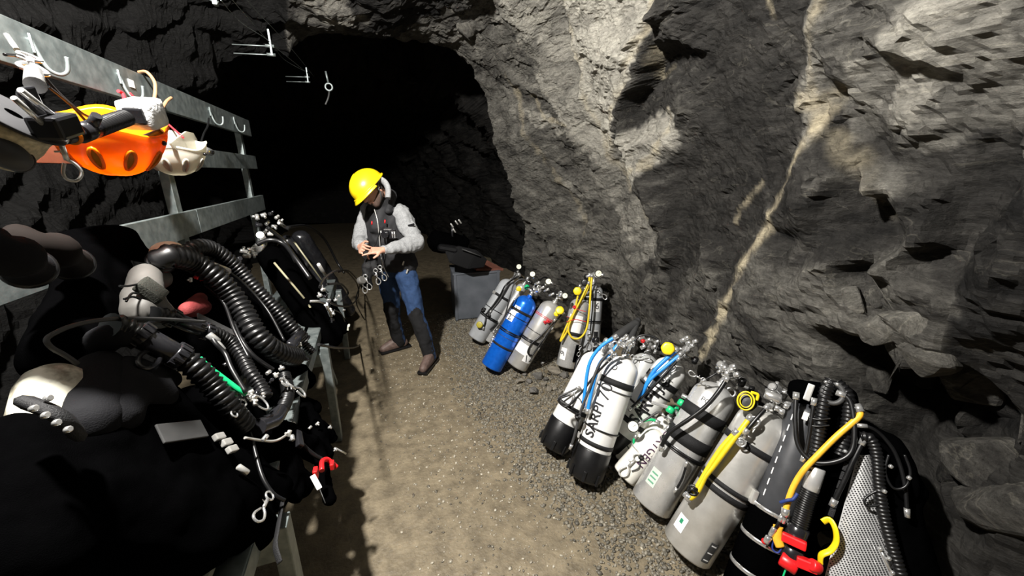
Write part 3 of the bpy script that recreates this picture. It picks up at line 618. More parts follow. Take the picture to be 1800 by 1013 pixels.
def second_stage(k, p, n, r=.03, ring_m=None, face_m=None, parent=None, square=False):
    """demand valve: round case, coloured cover, mouthpiece behind"""
    n = Vector(n).normalized(); M = Matrix.Translation(p) @ n.to_track_quat('Z', 'Y').to_matrix().to_4x4()
    o = MB().lathe([(0, -r*.9), (r*.5, -r*.9), (r*.75, -r*.5), (r, -r*.2), (r, r*.1), (r*.9, r*.2)], M, 22, caps=False).done('second_stage', blackplas, parent or k.o)
    MB().lathe([(r*.98, r*.02), (r*1.06, r*.05), (r*1.04, r*.26), (r*.8, r*.36), (r*.55, r*.38), (0, r*.40)], M, 22, caps=False, lob=(6, .03)).done('purge_cover', face_m or yellowplas, o)
    MB().box(M @ Matrix.Translation((0, -r*.2, -r*1.05)), r*.9, r*.5, r*.5, r*.12).done('mouthpiece', blackrub, o)
    return o
def snap(k, p, d, n, L=.085, parent=None, mat=None, name='bolt_snap'):
    """bolt snap: swivel eye, barrel and hook"""
    d = Vector(d).normalized(); n = Vector(n); n = (n - d*n.dot(d)).normalized(); p = Vector(p); s = d.cross(n)
    mb = MB().torus(p, n, L*.13, L*.032, 16, 6).cyl(p + d*L*.15, p + d*L*.5, L*.055, seg=8).cyl(p + d*L*.3 + s*L*.03, p + d*L*.3 + s*L*.16, L*.025, seg=6)
    H = [p + d*L*.48, p + d*L*.6 - s*L*.12, p + d*L*.8 - s*L*.17, p + d*L*.97 - s*L*.05, p + d*L*.95 + s*L*.1, p + d*L*.8 + s*L*.14, p + d*L*.56 + s*L*.06]
    mb.tube(smooth(H, 5), L*.036, 7); return mb.done(name, mat or chrome, parent or k.o)
def near(k, px, py, off=.02):
    """point above a cylinder's flank towards the viewer, on a sight line"""
    c = k.B + k.ax*k.L*.6; return onplane(px, py, c + k.v*(k.r+off), k.v)
def knot(k, p, r=.012, mat=None, name='knot', parent=None):
    mb = MB()
    for i in range(3): mb.torus(Vector(p), (random.uniform(-1, 1), random.uniform(-1, 1), random.uniform(-1, 1)), r, r*.35, 12, 6)
    return mb.done(name, mat or blackrub, parent or k.o)

# --- far group
t1 = place_tank('diving_cylinder', (837, 596), (900, 493), .094, 'light grey cylinder leaning left of the blue one, beside the steel box')
body(t1, greypaint); band(t1, t1.L-.20, .025, buckle=-60); ring(t1, t1.L-.33, .004); ring(t1, .26, .007); ring(t1, .245, .006)
valve(t1, 100); first_stage(t1, 20)
hose(t1, [t1.port[0], tk(t1, -10, .62, .14), tk(t1, -12, .5, .11), tk(t1, -16, .38, .103), tk(t1, -22, .28, .103), tk(t1, -5, .2, .108), tk(t1, 4, .13, .112)], .008)
hose(t1, [t1.port[1], tk(t1, -5, .6, .13), tk(t1, -2, .45, .108), tk(t1, -12, .3, .104)], .008, greyrub)
knot(t1, tk(t1, -12, .27, .108), .022); knot(t1, tk(t1, -55, .29, .1), .02)
second_stage(t1, tk(t1, -18, .155, .135), t1.v + t1.x*-.2, .03, face_m=nmat('olive_yellow_plastic', (.38, .32, .03), .4))
gauge(t1, at(912, 469, 'y', 3.25), (-.3, -1, .3), .026); hose(t1, [t1.port[2], at(912, 469, 'y', 3.27)], .006)
second_stage(t1, near(t1, 912, 508, .05), t1.v, .024)
hose(t1, [tk(t1, 40, .16, .105), tk(t1, 70, .25, .11), tk(t1, 80, .3, .105)], .008, ends=False, name='bungee_loop')
t1b = place_tank('diving_cylinder', (858, 600), (921, 500), .05, 'slim bare silver bottle half hidden behind the blue cylinder')
body(t1b, alu); valve(t1b, 60, size=.8); hose(t1b, [tk(t1b, 0, .1, .065), tk(t1b, 5, .3, .06), tk(t1b, 0, .5, .06)], .006, greyrub)
snap(t1b, tk(t1b, 10, .12, .062), t1b.ax, t1b.v, .09)
t2 = place_tank('diving_cylinder', (863, 646), (931, 522), .0925, 'metallic blue cylinder with three black bands and a white number tag')
body(t2, bluepaint); band(t2, t2.L-.155, .022); ring(t2, t2.L-.20, .003); ring(t2, .345, .006); ring(t2, .33, .005); ring(t2, .29, .002, greyrub); band(t2, .20, .018)
s = sticker(t2, -42, .47, .075, .09); lettering(t2, '2', -46, .455, .085, 25, parent=s); s = sticker(t2, -30, .54, .06, .05); lettering(t2, '1', -30, .54, .06, 30, parent=s)
valve(t2, -120, greenplas); first_stage(t2, 30)
gauge(t2, at(936, 482, 'y', 2.85), (-.4, -1, .4), .025); hose(t2, [t2.port[0], at(936, 484, 'y', 2.87)], .006)
gauge(t2, at(964, 495, 'y', 2.8), (-.4, -1, .4), .027); hose(t2, [t2.port[1], at(962, 500, 'y', 2.83)], .006)
hose(t2, [t2.port[3], at(922, 492, 'y', 2.8), at(905, 498, 'y', 2.8), at(897, 520, 'y', 2.75), tk(t2, -78, .42, .105), tk(t2, -84, .2, .1)], .006, greyrub)
for q in ((948, 508), (956, 512), (965, 520), (940, 500)): MB().cyl(at(*q, 'y', 2.83), at(q[0]+9, q[1]-4, 'y', 2.8), .011, seg=10, bev=.002).done('port_plug', chrome, t2.o)
hose(t2, [t2.port[2], at(950, 492, 'y', 2.88), at(960, 488, 'y', 2.92), at(972, 500, 'y', 2.9)], .007)
snap(t2, tk(t2, -80, .16, .1), t2.ax, t2.v, .08)
t3 = place_tank('diving_cylinder', (907, 644), (975, 532), .094, 'bare silver cylinder with red cord round it, right of the blue one')
body(t3, steel); ring(t3, .34, .003); ring(t3, .27, .007, tilt=.01); ring(t3, .255, .006, tilt=.01); ring(t3, .49, .0025, redcord); ring(t3, .478, .0025, redcord)
s = sticker(t3, -20, .17, .13, .085); s2 = sticker(t3, 38, .12, .095, .075, off=.0016); lettering(t3, '12', 38, .12, .085, 25, parent=s2)
knot(t3, tk(t3, 20, .47, .1), .014, redcord, 'red_knot'); knot(t3, tk(t3, 10, .45, .1), .012, redcord, 'red_knot')
hose(t3, [tk(t3, 40, .52, .12), tk(t3, 34, .42, .112), tk(t3, 22, .32, .105), tk(t3, 8, .25, .105), tk(t3, 12, .17, .11), tk(t3, 36, .17, .112), tk(t3, 42, .3, .112), tk(t3, 55, .45, .115)], .007)
hose(t3, [tk(t3, 60, .6, .12), tk(t3, 50, .5, .115), tk(t3, 44, .35, .11), tk(t3, 50, .22, .11)], .007, greyrub)
valve(t3, 100); first_stage(t3, 10)
gauge(t3, at(993, 520, 'y', 2.62), (-.4, -1, .4), .025); hose(t3, [t3.port[0], at(992, 523, 'y', 2.64)], .006)
second_stage(t3, near(t3, 984, 546, .05), t3.v + Vector((0, 0, .3)), .032); second_stage(t3, near(t3, 978, 552, .03), t3.v, .02, face_m=yellowplas)
snap(t3, at(953, 640, 'y', 2.55), (-.1, -.3, .25), (-.4, -1, .3), .07)
t4 = place_tank('diving_cylinder', (994, 645), (1022, 525), .083, 'short silver cylinder with a coiled yellow hose strapped to its front')
body(t4, alu); sticker(t4, -5, .38, .12, .15, name='white_panel'); s = sticker(t4, -32, .115, .055, .1); lettering(t4, '9', -34, .115, .07, 60, parent=s)
MB().box(t4.M @ Matrix.Rotation(math.radians(48), 4, 'Z') @ Matrix.Translation((0, -.088, .14)), .05, .012, .15, .005).done('black_pouch', blackcloth, t4.o)
band(t4, .28, .03); ring(t4, .42, .003, redcord)
valve(t4, 80); first_stage(t4, -20)
Y = lambda px, py, o=.02: near(t4, px, py, o)
hose(t4, [Y(1020, 500), Y(1010, 545), Y(998, 580), Y(985, 600), Y(1000, 565), Y(1018, 535), Y(1034, 505), Y(1036, 480)], .0085, yellowrub, 'yellow_hose')
hose(t4, [Y(1036, 495, .03), Y(1022, 525, .035), Y(1005, 560, .035), Y(999, 580, .035), Y(1006, 594, .035), Y(1020, 594, .035), Y(1031, 578, .035), Y(1036, 545, .035), Y(1038, 515, .035), Y(1041, 482, .035)], .0085, yellowrub, 'yellow_hose')
second_stage(t4, Y(1015, 512, .03), t4.v, .032); knot(t4, Y(1010, 540, .035), .012, redcord, 'red_knot'); hose(t4, [Y(996, 566, .04), Y(1012, 562, .045), Y(1030, 566, .04)], .0025, redcord, 'red_cord', ends=False); hose(t4, [Y(1006, 540, .04), Y(1018, 545, .045), Y(1030, 548, .04)], .0025, redcord, 'red_cord', ends=False)
snap(t4, Y(1020, 610, .01), t4.ax*-1, t4.v, .08)
t5 = place_tank('diving_cylinder', (1034, 637), (1043, 500), .088, 'tall grey cylinder standing upright against the rock, numbered 6')
body(t5, greypaint); band(t5, t5.L-.14, .026); ring(t5, .37, .006); ring(t5, .355, .004, greyrub)
s = sticker(t5, 30, .50, .055, .1); lettering(t5, '6', 30, .50, .08, 0, parent=s); s = sticker(t5, 34, .19, .05, .2); o = sticker(t5, 34, .19, .044, .19, ink, 'black_panel', .0016); lettering(t5, 'ETR', 34, .19, .05, 90, paper, parent=s, off=.003)
valve(t5, -70); first_stage(t5, 60)
gauge(t5, at(1052, 481, 'y', 2.66), (-.45, -1, .3), .03); hose(t5, [t5.port[0], at(1053, 486, 'y', 2.7)], .006); MB().cyl(at(1030, 487, 'y', 2.68), at(1044, 482, 'y', 2.66), .013, seg=12, bev=.003).done('hose_coupling', chrome, t5.o)
hose(t5, [tk(t5, 0, .62, .11), tk(t5, 2, .5, .1), tk(t5, 0, .36, .1), tk(t5, -2, .26, .1)], .004); snap(t5, tk(t5, -2, .25, .1), t5.ax*-1, t5.v, .13); snap(t5, tk(t5, 20, .64, .1), (t5.x*.7 - t5.ax*.6), t5.v, .11)
second_stage(t5, at(1028, 497, 'y', 2.7), t5.v, .028, face_m=blackrub)
# --- middle group
W = lambda k, px, py, o=.02: near(k, px, py, o)
m1 = place_tank('diving_cylinder', (972, 785), (1055, 622), .088, 'white cylinder with black boot half hidden behind the big white one')
body(m1, whitepaint); boot(m1, .17); ring(m1, .255, .008); ring(m1, .27, .007); valve(m1, -60); first_stage(m1, 120); lettering(m1, '2', 10, .33, .06, 90)
hose(m1, [W(m1, 1010, 695), W(m1, 1000, 712, .03), W(m1, 982, 700, .03), W(m1, 1000, 690, .03), W(m1, 1020, 680)], .006, greyrub)
m2 = place_tank('diving_cylinder', (1027, 838), (1099, 628), .0925, 'big white cylinder in front with black rubber boot and 70 lettered on it')
body(m2, whitepaint); boot(m2, .165); band(m2, m2.L-.165, .034, buckle=-75); ring(m2, m2.L-.19, .004, greyrub); ring(m2, .275, .005); band(m2, .185, .022, buckle=-80)
s = sticker(m2, -24, .455, .07, .17); lettering(m2, '70', -24, .475, .10, 90, parent=s, stretch=.95); lettering(m2, 'SARPI', -28, .315, .075, 90, bold=.0015)
hose(m2, [W(m2, 1086, 590, .05), W(m2, 1056, 610, .04), W(m2, 1036, 640, .03), W(m2, 1028, 690, .02), W(m2, 1025, 722, .0)], .0095, bluehose, 'blue_hose')
hose(m2, [W(m2, 1092, 600, .05), W(m2, 1072, 622, .04), W(m2, 1054, 640, .03), W(m2, 1042, 680, .02), W(m2, 1032, 728, .01)], .0095, bluehose, 'blue_hose')
hose(m2, [W(m2, 1076, 615, .05), W(m2, 1054, 640, .04), W(m2, 1036, 685, .03), W(m2, 1020, 725, .02), W(m2, 1010, 765, .01), W(m2, 1002, 790, .0)], .007, greyrub)
hose(m2, [W(m2, 1084, 622, .05), W(m2, 1050, 655, .03), W(m2, 1018, 695, .02), W(m2, 995, 715, .02), W(m2, 983, 702, .02), W(m2, 1010, 692, .02)], .006)
valve(m2, -110); first_stage(m2, -10); knot(m2, W(m2, 1016, 733, .03), .014); snap(m2, W(m2, 1072, 632, .06), m2.ax, m2.v, .1)
for q in ((1088, 602), (1100, 606), (1096, 596), (1108, 600), (1105, 612)): MB().cyl(W(m2, *q, .03), W(m2, q[0]+7, q[1]-7, .045), .010, seg=10, bev=.002).done('port_plug', chrome, m2.o)
m3b = place_tank('diving_cylinder', (1106, 738), (1138, 622), .088, 'dull silver cylinder wedged between the two lettered white ones')
body(m3b, silverpaint); valve(m3b, 60); first_stage(m3b, -60); boot(m3b, .12)
hose(m3b, [W(m3b, 1112, 610), W(m3b, 1122, 592), W(m3b, 1140, 590), W(m3b, 1158, 600), W(m3b, 1150, 622)], .007); knot(m3b, W(m3b, 1130, 600), .011, redplas, 'red_dust_cap')
snap(m3b, W(m3b, 1112, 628, .03), (m3b.x + m3b.ax*.3), m3b.v, .11)
for q in ((1135, 600), (1150, 603), (1126, 612), (1145, 612)): MB().cyl(W(m3b, *q, .01), W(m3b, q[0]+9, q[1]-4, .02), .012, seg=10, bev=.002).done('port_plug', chrome, m3b.o)
m3 = place_tank('diving_cylinder', (1072, 788), (1191, 635), .0925, 'white lettered cylinder with blue hose leaning right of the biggest white one')
body(m3, whitepaint); boot(m3, .13); band(m3, m3.L-.165, .036, buckle=-40); ring(m3, m3.L-.215, .005); ring(m3, .315, .006)
band(m3, .20, .03); sticker(m3, -10, .47, .09, .11); lettering(m3, 'SARPI', 8, .33, .085, 90, bold=.0025); lettering(m3, 'J.C', 8, .50, .075, 90, bold=.0015)
hose(m3, [W(m3, 1192, 612, .05), W(m3, 1170, 632, .05), W(m3, 1148, 655, .05), W(m3, 1130, 690, .035), W(m3, 1118, 715, .02)], .011, bluehose, 'blue_hose'); hose(m3, [W(m3, 1200, 620, .05), W(m3, 1170, 645, .055), W(m3, 1140, 672, .05), W(m3, 1122, 712, .02)], .0095, bluehose, 'blue_hose')
hose(m3, [W(m3, 1196, 628, .06), W(m3, 1172, 655, .055), W(m3, 1148, 680, .05), W(m3, 1125, 702, .04), W(m3, 1105, 722, .03)], .007)
valve(m3, 90); first_stage(m3, 0); second_stage(m3, W(m3, 1174, 613, .07), m3.v, .033); snap(m3, W(m3, 1166, 668, .04), m3.ax, m3.v, .1)
for q in ((1196, 600), (1206, 605), (1212, 610), (1203, 596), (1218, 602)): MB().cyl(W(m3, *q, .0), W(m3, q[0]+8, q[1]-3, .01), .012, seg=10, bev=.002).done('port_plug', chrome, m3.o)
m6 = place_tank('oxygen_bottle', (1083, 800), (1180, 742), .058, 'small white bottle lying behind the lettered oxygen bottle, mostly hidden')
body(m6, creampaint); ring(m6, .09, .003); valve(m6, -140, greenplas, kl=.06); hose(m6, [W(m6, 1118, 752, .05), W(m6, 1128, 742, .05), W(m6, 1145, 738, .05), W(m6, 1160, 744, .04)], .008, greenplas, 'green_hose'); hose(m6, [W(m6, 1118, 790, .02), W(m6, 1114, 775, .03), W(m6, 1120, 764, .03)], .007, greenplas, 'green_hose')
m5 = place_tank('oxygen_bottle', (1096, 838), (1166, 762), .07, 'small cream white bottle lettered OXYGEN in front of the silver cylinders')
body(m5, creampaint); ring(m5, .155, .003, steel); lettering(m5, 'OXYGEN', 14, .225, .058, -90, purpleink, bold=.0005); valve(m5, 110, steel); first_stage(m5, -20, .9)
snap(m5, tk(m5, -10, .13, .08), m5.ax*-1, m5.v, .13, mat=steel); knot(m5, tk(m5, 0, .145, .075), .011); hose(m5, [tk(m5, 0, .14, .077), tk(m5, 18, .1, .077), tk(m5, 8, .06, .077)], .003, greyrub, ends=False)
gauge(m5, W(m5, 1113, 750, .06), m5.v + Vector((0, 0, .2)), .03); hose(m5, [W(m5, 1122, 746, .05), W(m5, 1140, 735, .05), W(m5, 1158, 725, .05), W(m5, 1170, 735, .04)], .006, greyrub)
MB().box(Matrix.Translation(W(m5, 1160, 712, .06)) @ m5.M.to_3x3().to_4x4() @ Matrix.Rotation(1.1, 4, 'Y'), .018, .022, .085, .004).done('valve_yoke', chrome, m5.o)
for q in ((1181, 716), (1201, 704)): MB().cyl(W(m5, *q, .06), W(m5, q[0]-6, q[1]+10, .06), .02, seg=14, bev=.006).done('green_knob', greenplas, m5.o)
MB().cyl(W(m5, 1198, 695, .05), W(m5, 1222, 706, .05), .012, seg=12, bev=.003).done('valve_stem', chrome, m5.o)
m7b = place_tank('diving_cylinder', (1190, 875), (1292, 690), .055, 'slim tan silver bottle strapped against the double banded silver cylinder')
body(m7b, nmat('tan_steel', (.46, .42, .34), .36, .8, scale=10, var=.3)); valve(m7b, 80, size=.8); gauge(m7b, W(m7b, 1270, 752, .03), m7b.v, .028); snap(m7b, W(m7b, 1284, 690, .06), m7b.ax*-1, m7b.v, .16); snap(m7b, W(m7b, 1272, 700, .06), m7b.ax*-1, m7b.v, .1)
m7 = place_tank('diving_cylinder', (1143, 886), (1267, 677), .098, 'large bare silver cylinder with two wide black bands and a small sticker')
body(m7, alu, True); band(m7, m7.L-.195, .055); band(m7, m7.L-.335, .06); ring(m7, .315, .007); ring(m7, .305, .005)
s = sticker(m7, -12, m7.L-.1, .055, .045); lettering(m7, 'PC', -12, m7.L-.1, .035, 0, parent=s)
s = sticker(m7, -28, .14, .05, .085, nmat('pale_green_sticker', (.55, .62, .55), .4)); [sticker(m7, -28, .115 + .022*i, .034, .008, nmat('green_print', (.12, .32, .2), .5), 'printed_line', .0016).parent for i in range(3)]
hose(m7, [W(m7, 1280, 662, .05), W(m7, 1262, 690, .06), W(m7, 1240, 715, .06), W(m7, 1210, 738, .06), W(m7, 1180, 758, .05), W(m7, 1166, 778, .04), W(m7, 1162, 792, .02)], .0095)
hose(m7, [tk(m7, 20, .3, .115), tk(m7, 30, .22, .115), tk(m7, 32, .14, .112)], .005); hose(m7, [W(m7, 1270, 650, .03), W(m7, 1250, 662, .04), W(m7, 1232, 672, .03)], .005)
snap(m7, W(m7, 1236, 668, .03), (-m7.x), m7.v, .07)
valve(m7, 90); first_stage(m7, -30)
for q in ((1268, 648), (1280, 652), (1272, 658), (1290, 660), (1284, 646)): MB().cyl(W(m7, *q, .0), W(m7, q[0]+10, q[1]-2, .01), .013, seg=10, bev=.002).done('port_plug', chrome, m7.o)
m8 = place_tank('diving_cylinder', (1206, 965), (1358, 722), .103, 'largest dull silver cylinder, nearest on the right, with yellow hose on it')
body(m8, steel, True, neck=.022); band(m8, m8.L-.19, .028); band(m8, .33, .02); band(m8, .295, .026); sticker(m8, 0, .317, .3, .014, alu, 'bare_strip', .0006)
s = sticker(m8, -38, .10, .05, .065); sticker(m8, -38, .108, .016, .02, nmat('green_ink', (.02, .25, .12), .5), 'printed_mark', .0016)
s = sticker(m8, 46, .075, .035, .09, greyrub); [sticker(m8, 46, z_, .024, .005, paper, 'printed_line', .0016) for z_ in (.042, .075, .108)]
hose(m8, [W(m8, 1322, 730, .03), W(m8, 1304, 754, .04), W(m8, 1280, 786, .04), W(m8, 1256, 818, .03), W(m8, 1240, 838, .03), W(m8, 1228, 862, .03), W(m8, 1214, 876, .03), W(m8, 1204, 868, .02)], .0105, yellowrub, 'yellow_hose')
hose(m8, [W(m8, 1298, 756, .04), W(m8, 1270, 786, .035), W(m8, 1246, 822, .03), W(m8, 1226, 856, .03), W(m8, 1208, 880, .025)], .0105, yellowrub, 'yellow_hose')
knot(m8, W(m8, 1218, 862, .035), .018); valve(m8, 60); first_stage(m8, -25, 1.1)
sst = second_stage(m8, W(m8, 1312, 706, .03), m8.v + Vector((0, 0, .1)), .038, face_m=blackrub)
MB().torus(W(m8, 1311, 705, .056), m8.v, .029, .0035, 24, 6, 1.25).torus(W(m8, 1311, 705, .058), m8.v, .02, .0025, 24, 6, 1.3).done('yellow_ring', yellowplas, sst)
MB().tube(smooth([W(m8, 1320, 690, .05), W(m8, 1332, 694, .045), W(m8, 1330, 704, .04)], 5), .006, 8).done('yellow_tab', yellowplas, sst)
hose(m8, [W(m8, 1352, 712, .02), W(m8, 1335, 730, .04), W(m8, 1318, 750, .05), W(m8, 1308, 764, .045)], .008); sn = snap(m8, W(m8, 1303, 778, .04), m8.ax, m8.v, .12)
MB().sphere(W(m8, 1301, 776, .02), .02).done('chrome_fitting', chrome, m8.o); MB().cyl(W(m8, 1296, 768, .03), W(m8, 1308, 752, .035), .012, seg=12, bev=.003).done('hose_coupling', chrome, m8.o)
MB().cyl(W(m8, 1344, 692, .0), W(m8, 1374, 704, .0), .02, seg=16, bev=.005).done('valve_tee', chrome, m8.o)
for q in ((1350, 712), (1362, 716), (1370, 722), (1378, 712)): MB().cyl(W(m8, *q, -.02), W(m8, q[0]+9, q[1]+4, -.02), .013, seg=10, bev=.002).done('port_plug', chrome, m8.o)
# dark rubber tubes lying between the groups
def tube_thing(name, pts, r, mat, label, cat, group=None, flat=1.0, n=8):
    P = smooth(pts, n); o = MB().tube(P, r, 12, flat=flat).done(name, mat)
    c = P[0].copy(); o.data.transform(Matrix.Translation(-c)); o.location = c; return tag(o, label, cat, group)
tube_thing('rubber_tube', [Vector((1.22, 2.08, .03)), Vector((1.40, 2.20, .16)), at(1075, 602, 'x', 1.57), at(1120, 568, 'x', 1.84)], .034, greyrub, 'thick dark grey rubber tube lying across the base of the tall cylinder', 'tube')
tube_thing('rubber_tube', [at(1098, 622, 'x', 1.55), at(1108, 598, 'x', 1.7), at(1122, 562, 'x', 1.86)], .024, greyrub, 'shorter grey rubber tube slanting up the rock behind the white cylinders', 'tube')
tube_thing('hose_loop', [at(1036, 618, 'y', 2.0), at(1018, 632, 'y', 1.98), at(1012, 655, 'y', 1.95), at(1022, 676, 'y', 1.9), at(1032, 682, 'y', 1.88)], .012, blackrub, 'black hose bent in a loop left of the big white cylinder', 'hose')
# ------------------------------------------------------------------ steel bench with coat rails on the left
I4 = Matrix()
bench = thing('steel_bench', (-0.62, 2.3, 0.0), 'long galvanised steel bench with three back rails along the left wall', 'bench')
def beam(name, x, y0, y1, z0, z1, t=.006, lip=.022, parent=bench, mat=galv):
    mb = MB(); mb.box(Matrix.Translation((x, (y0+y1)/2, (z0+z1)/2)), t, y1-y0, z1-z0, .0015)
    mb.box(Matrix.Translation((x-lip/2, (y0+y1)/2, z1-t/2)), lip, y1-y0, t, .001); mb.box(Matrix.Translation((x-lip/2, (y0+y1)/2, z0+t/2)), lip, y1-y0, t, .001)
    return mb.done(name, mat, parent)
RX = -0.90
beam('rail', RX, 0.5, 4.0, 1.915, 2.04)
beam('rail', RX, 0.5, 2.0, 1.655, 1.76, mat=rustsheet); beam('rail', RX, 2.003, 4.0, 1.655, 1.76)
beam('rail', RX, 0.5, 2.555, 1.31, 1.435); beam('rail', RX, 2.565, 4.02, 1.31, 1.435)
for y in (1.15, 2.42, 3.78): MB().box(Matrix.Translation((RX-.035, y, 1.02)), .04, .055, 2.04, .003).done('post', galv, bench)
for x in (-0.42, -0.51, -0.60, -0.69, -0.78): MB().box(Matrix.Translation((x, 2.15, .675)), .07, 3.2, .025, .003).done('seat_slat', galv, bench)
MB().box(Matrix.Translation((-0.385, 2.15, .655)), .006, 3.2, .06, .001).done('front_rail', galv, bench)
for y in (1.06, 2.32, 3.5):
    MB().box(Matrix.Translation((-.345, y, .325)), .045, .06, .65, .004).done('leg', galv, bench); MB().box(Matrix.Translation((-.86, y, .33)), .045, .05, .66, .004).done('leg', galv, bench)
    MB().box(Matrix.Translation((-.60, y+.0, .57)), .50, .05, .08, .003).done('cross_brace', galv, bench)
    d = Vector((.0, .32, -.40))
    if y > 2: MB().box(Matrix.Translation(Vector((-.352, y+.17, .42))) @ d.to_track_quat('Z', 'X').to_matrix().to_4x4(), .03, .012, .5, .002).done('knee_brace', galv, bench)
def hook(y, z=1.955, mat=galv):
    P = [(0, 0, .05), (.006, 0, .02), (.012, 0, -.01), (.022, 0, -.032), (.04, 0, -.04), (.056, 0, -.03), (.062, 0, -.008), (.064, 0, .012)]
    q = Matrix.Translation((RX+.006, y, z)) @ Matrix.Rotation(.5, 4, 'Z')
    MB().tube(smooth([q @ Vector(p) for p in P], 4), .0055, 8).box(q @ Matrix.Translation((.001, 0, .035)), .006, .022, .05, .001).done('coat_hook', galv, bench)
for px, py in ((55, 92), (208, 145), (367, 200), (409, 212)): hook(at(px, py, 'x', RX).y)
p = at(229, 147, 'x', RX); MB().box(Matrix.Translation((RX+.0045, p.y, p.z)), .002, .04, .03).done('small_tag', paper, bench)

# ------------------------------------------------------------------ hanging on the rails
HX = -0.74
def bowl_helmet(name, c, up, fwd, a, b, hgt, mat, label, n_vent):
    """a climbing helmet hanging upside down: open shell with rim roll, vents and a raised peak"""
    up = Vector(up).normalized(); fwd = Vector(fwd); fwd = (fwd-up*fwd.dot(up)).normalized(); side = up.cross(fwd)
    R = Matrix((side, fwd, up)).transposed().to_4x4(); M = Matrix.Translation(c) @ R
    o = thing(name, c, label, 'helmet', None, R.to_quaternion())
    def shellp(rr, t, k, seg):
        an = 2*PI*k/seg; x = math.cos(an); y = math.sin(an); rim = .03*max(0, y)**2 - .018*max(0, -y)**2 + .02*math.cos(2*an)**2
        return M @ Vector((a*rr*x*math.cos(t), b*rr*y*math.cos(t), -hgt*rr*math.sin(t) + rim*(1-t/(PI/2))))
    seg = 48; rings = []
    for t in np.linspace(PI/2*.995, 0, 14): rings.append([shellp(1.0, t, k, seg) for k in range(seg)])
    rings.append([shellp(1.035, 0.0, k, seg) + up*.004 for k in range(seg)]); rings.append([shellp(1.02, 0.0, k, seg) + up*.009 for k in range(seg)])
    for t in np.linspace(0.02, PI/2*.99, 12): rings.append([shellp(.965, t, k, seg) for k in range(seg)])
    MB().grid_faces(rings, caps=False).done('helmet_shell', mat, o)
    for i in range(n_vent):                           # long oval vents with a raised lip
        an = -PI/2 + (i-(n_vent-1)/2)*.62; P = []; Q = []
        for s in np.linspace(0, 2*PI, 17)[:-1]:
            t = .62 + .27*math.sin(s); a2 = an + .10*math.cos(s); x, y = math.cos(a2), math.sin(a2)
            P.append(M @ Vector((a*1.012*x*math.cos(t), b*1.012*y*math.cos(t), -hgt*1.012*math.sin(t)))); 
        MB().tube(P, .0045, 6, closed=True).done('vent_rim', mat, o)
        mb = MB(); vs = [mb.bm.verts.new(p) for p in P]; cc = mb.bm.verts.new(sum((p for p in P), Vector())/len(P))
        for q in range(16): mb.bm.faces.new((vs[q], vs[(q+1) % 16], cc))
        mb.done('vent', ink, o)
    for an in (-2.6, -.55, .5):
        q = M @ Vector((a*1.01*math.cos(an), b*1.01*math.sin(an), -.02)); MB().sphere(q, .007, seg=10).done('rivet', blackplas, o)
    o['M'] = 0; del o['M']
    return o, M
hc = at(190, 226, 'x', HX+.04)
toC = (CAMP-hc).normalized()
oh, Mo = bowl_helmet('climbing_helmet', hc, Vector((.13, -.10, .98)), -toC, .132, .125, .132, orange, 'bright orange climbing helmet hanging upside down from the top rail', 4)
MB().tube(smooth([Mo @ Vector(p) for p in ((-.12, .02, .01), (-.06, .06, -.03), (0, .08, -.045), (.06, .06, -.03), (.12, .02, .01))], 5), .005, 6, flat=2.2).done('head_strap', blackrub, oh)
wc = at(303, 258, 'x', HX)
wh, Mw = bowl_helmet('climbing_helmet', wc, Vector((.05, -.10, .98)), -(CAMP-wc).normalized(), .112, .112, .112, whitehel, 'off white climbing helmet hanging behind the orange one', 4)
ear = [at(px, py, 'x', HX+.05) for px, py in ((300, 252), (318, 238), (328, 231), (340, 234), (347, 246), (348, 262), (336, 268), (312, 266))]
mb = MB(); f_ = [Vector((-.012, .012, .0)) * s for s in (0, 1)]; mb.hull([p+q for p in ear for q in f_]); mb.done('ear_peak', whitehel, wh)
tube_thing('hanging_rope', [at(208, 160, 'x', RX+.04), at(216, 165, 'x', RX+.045), at(219, 178, 'x', RX+.06), at(217, 190, 'x', RX+.08)], .006, redcord, 'red twisted cord looped over the hook above the orange helmet', 'cord')
tube_thing('hanging_rope', [at(228, 163, 'x', RX+.05), at(250, 185, 'x', RX+.07), at(288, 212, 'x', RX+.1), at(322, 242, 'x', HX+.06)], .0035, redcord, 'thin red cord running down to the off white helmet', 'cord')
tube_thing('tan_cord', [at(244, 127, 'x', RX-.01), at(258, 127, 'x', RX+.03), at(271, 143, 'x', RX+.05), at(273, 160, 'x', RX+.05), at(271, 180, 'x', RX+.05), at(276, 194, 'x', RX+.06), at(285, 190, 'x', RX+.06), at(293, 178, 'x', RX+.06), at(301, 172, 'x', RX+.06)], .0065, brasshose, 'short tan cord draped over the top rail', 'cord')
# dive torch with a wrapped head
ta = at(112, 244, 'x', -.60); tb = at(222, 207, 'x', -.60); tc_ = at(283, 192, 'x', -.60); dz = (tb-ta).normalized()
torch = thing('dive_torch', ta, 'black ribbed dive torch with a pale wrapped square head, in front of orange helmet', 'torch')
MB().cyl(ta, ta.lerp(tb, .25), .012, .016, 16).cyl(ta.lerp(tb, .2), ta.lerp(tb, .45), .021, .02, 18).done('torch_tail', blackplas, torch)
MB().corr([ta.lerp(tb, .42), tb], .021, .012, .16, 18).done('torch_grip', blackrub, torch); MB().torus(ta.lerp(tb, .10), dz, .015, .004).done('orange_band', orange, torch)
MB().cyl(ta.lerp(tb, .36), ta.lerp(tb, .36) + Vector((.03, -.02, .03)), .012, .010, 12).done('switch_knob', blackplas, torch)
wrapm = nmat('crinkled_white_wrap', (.82, .82, .82), .3, 0.0, scale=24, var=.25, bump=.5, bscale=60)
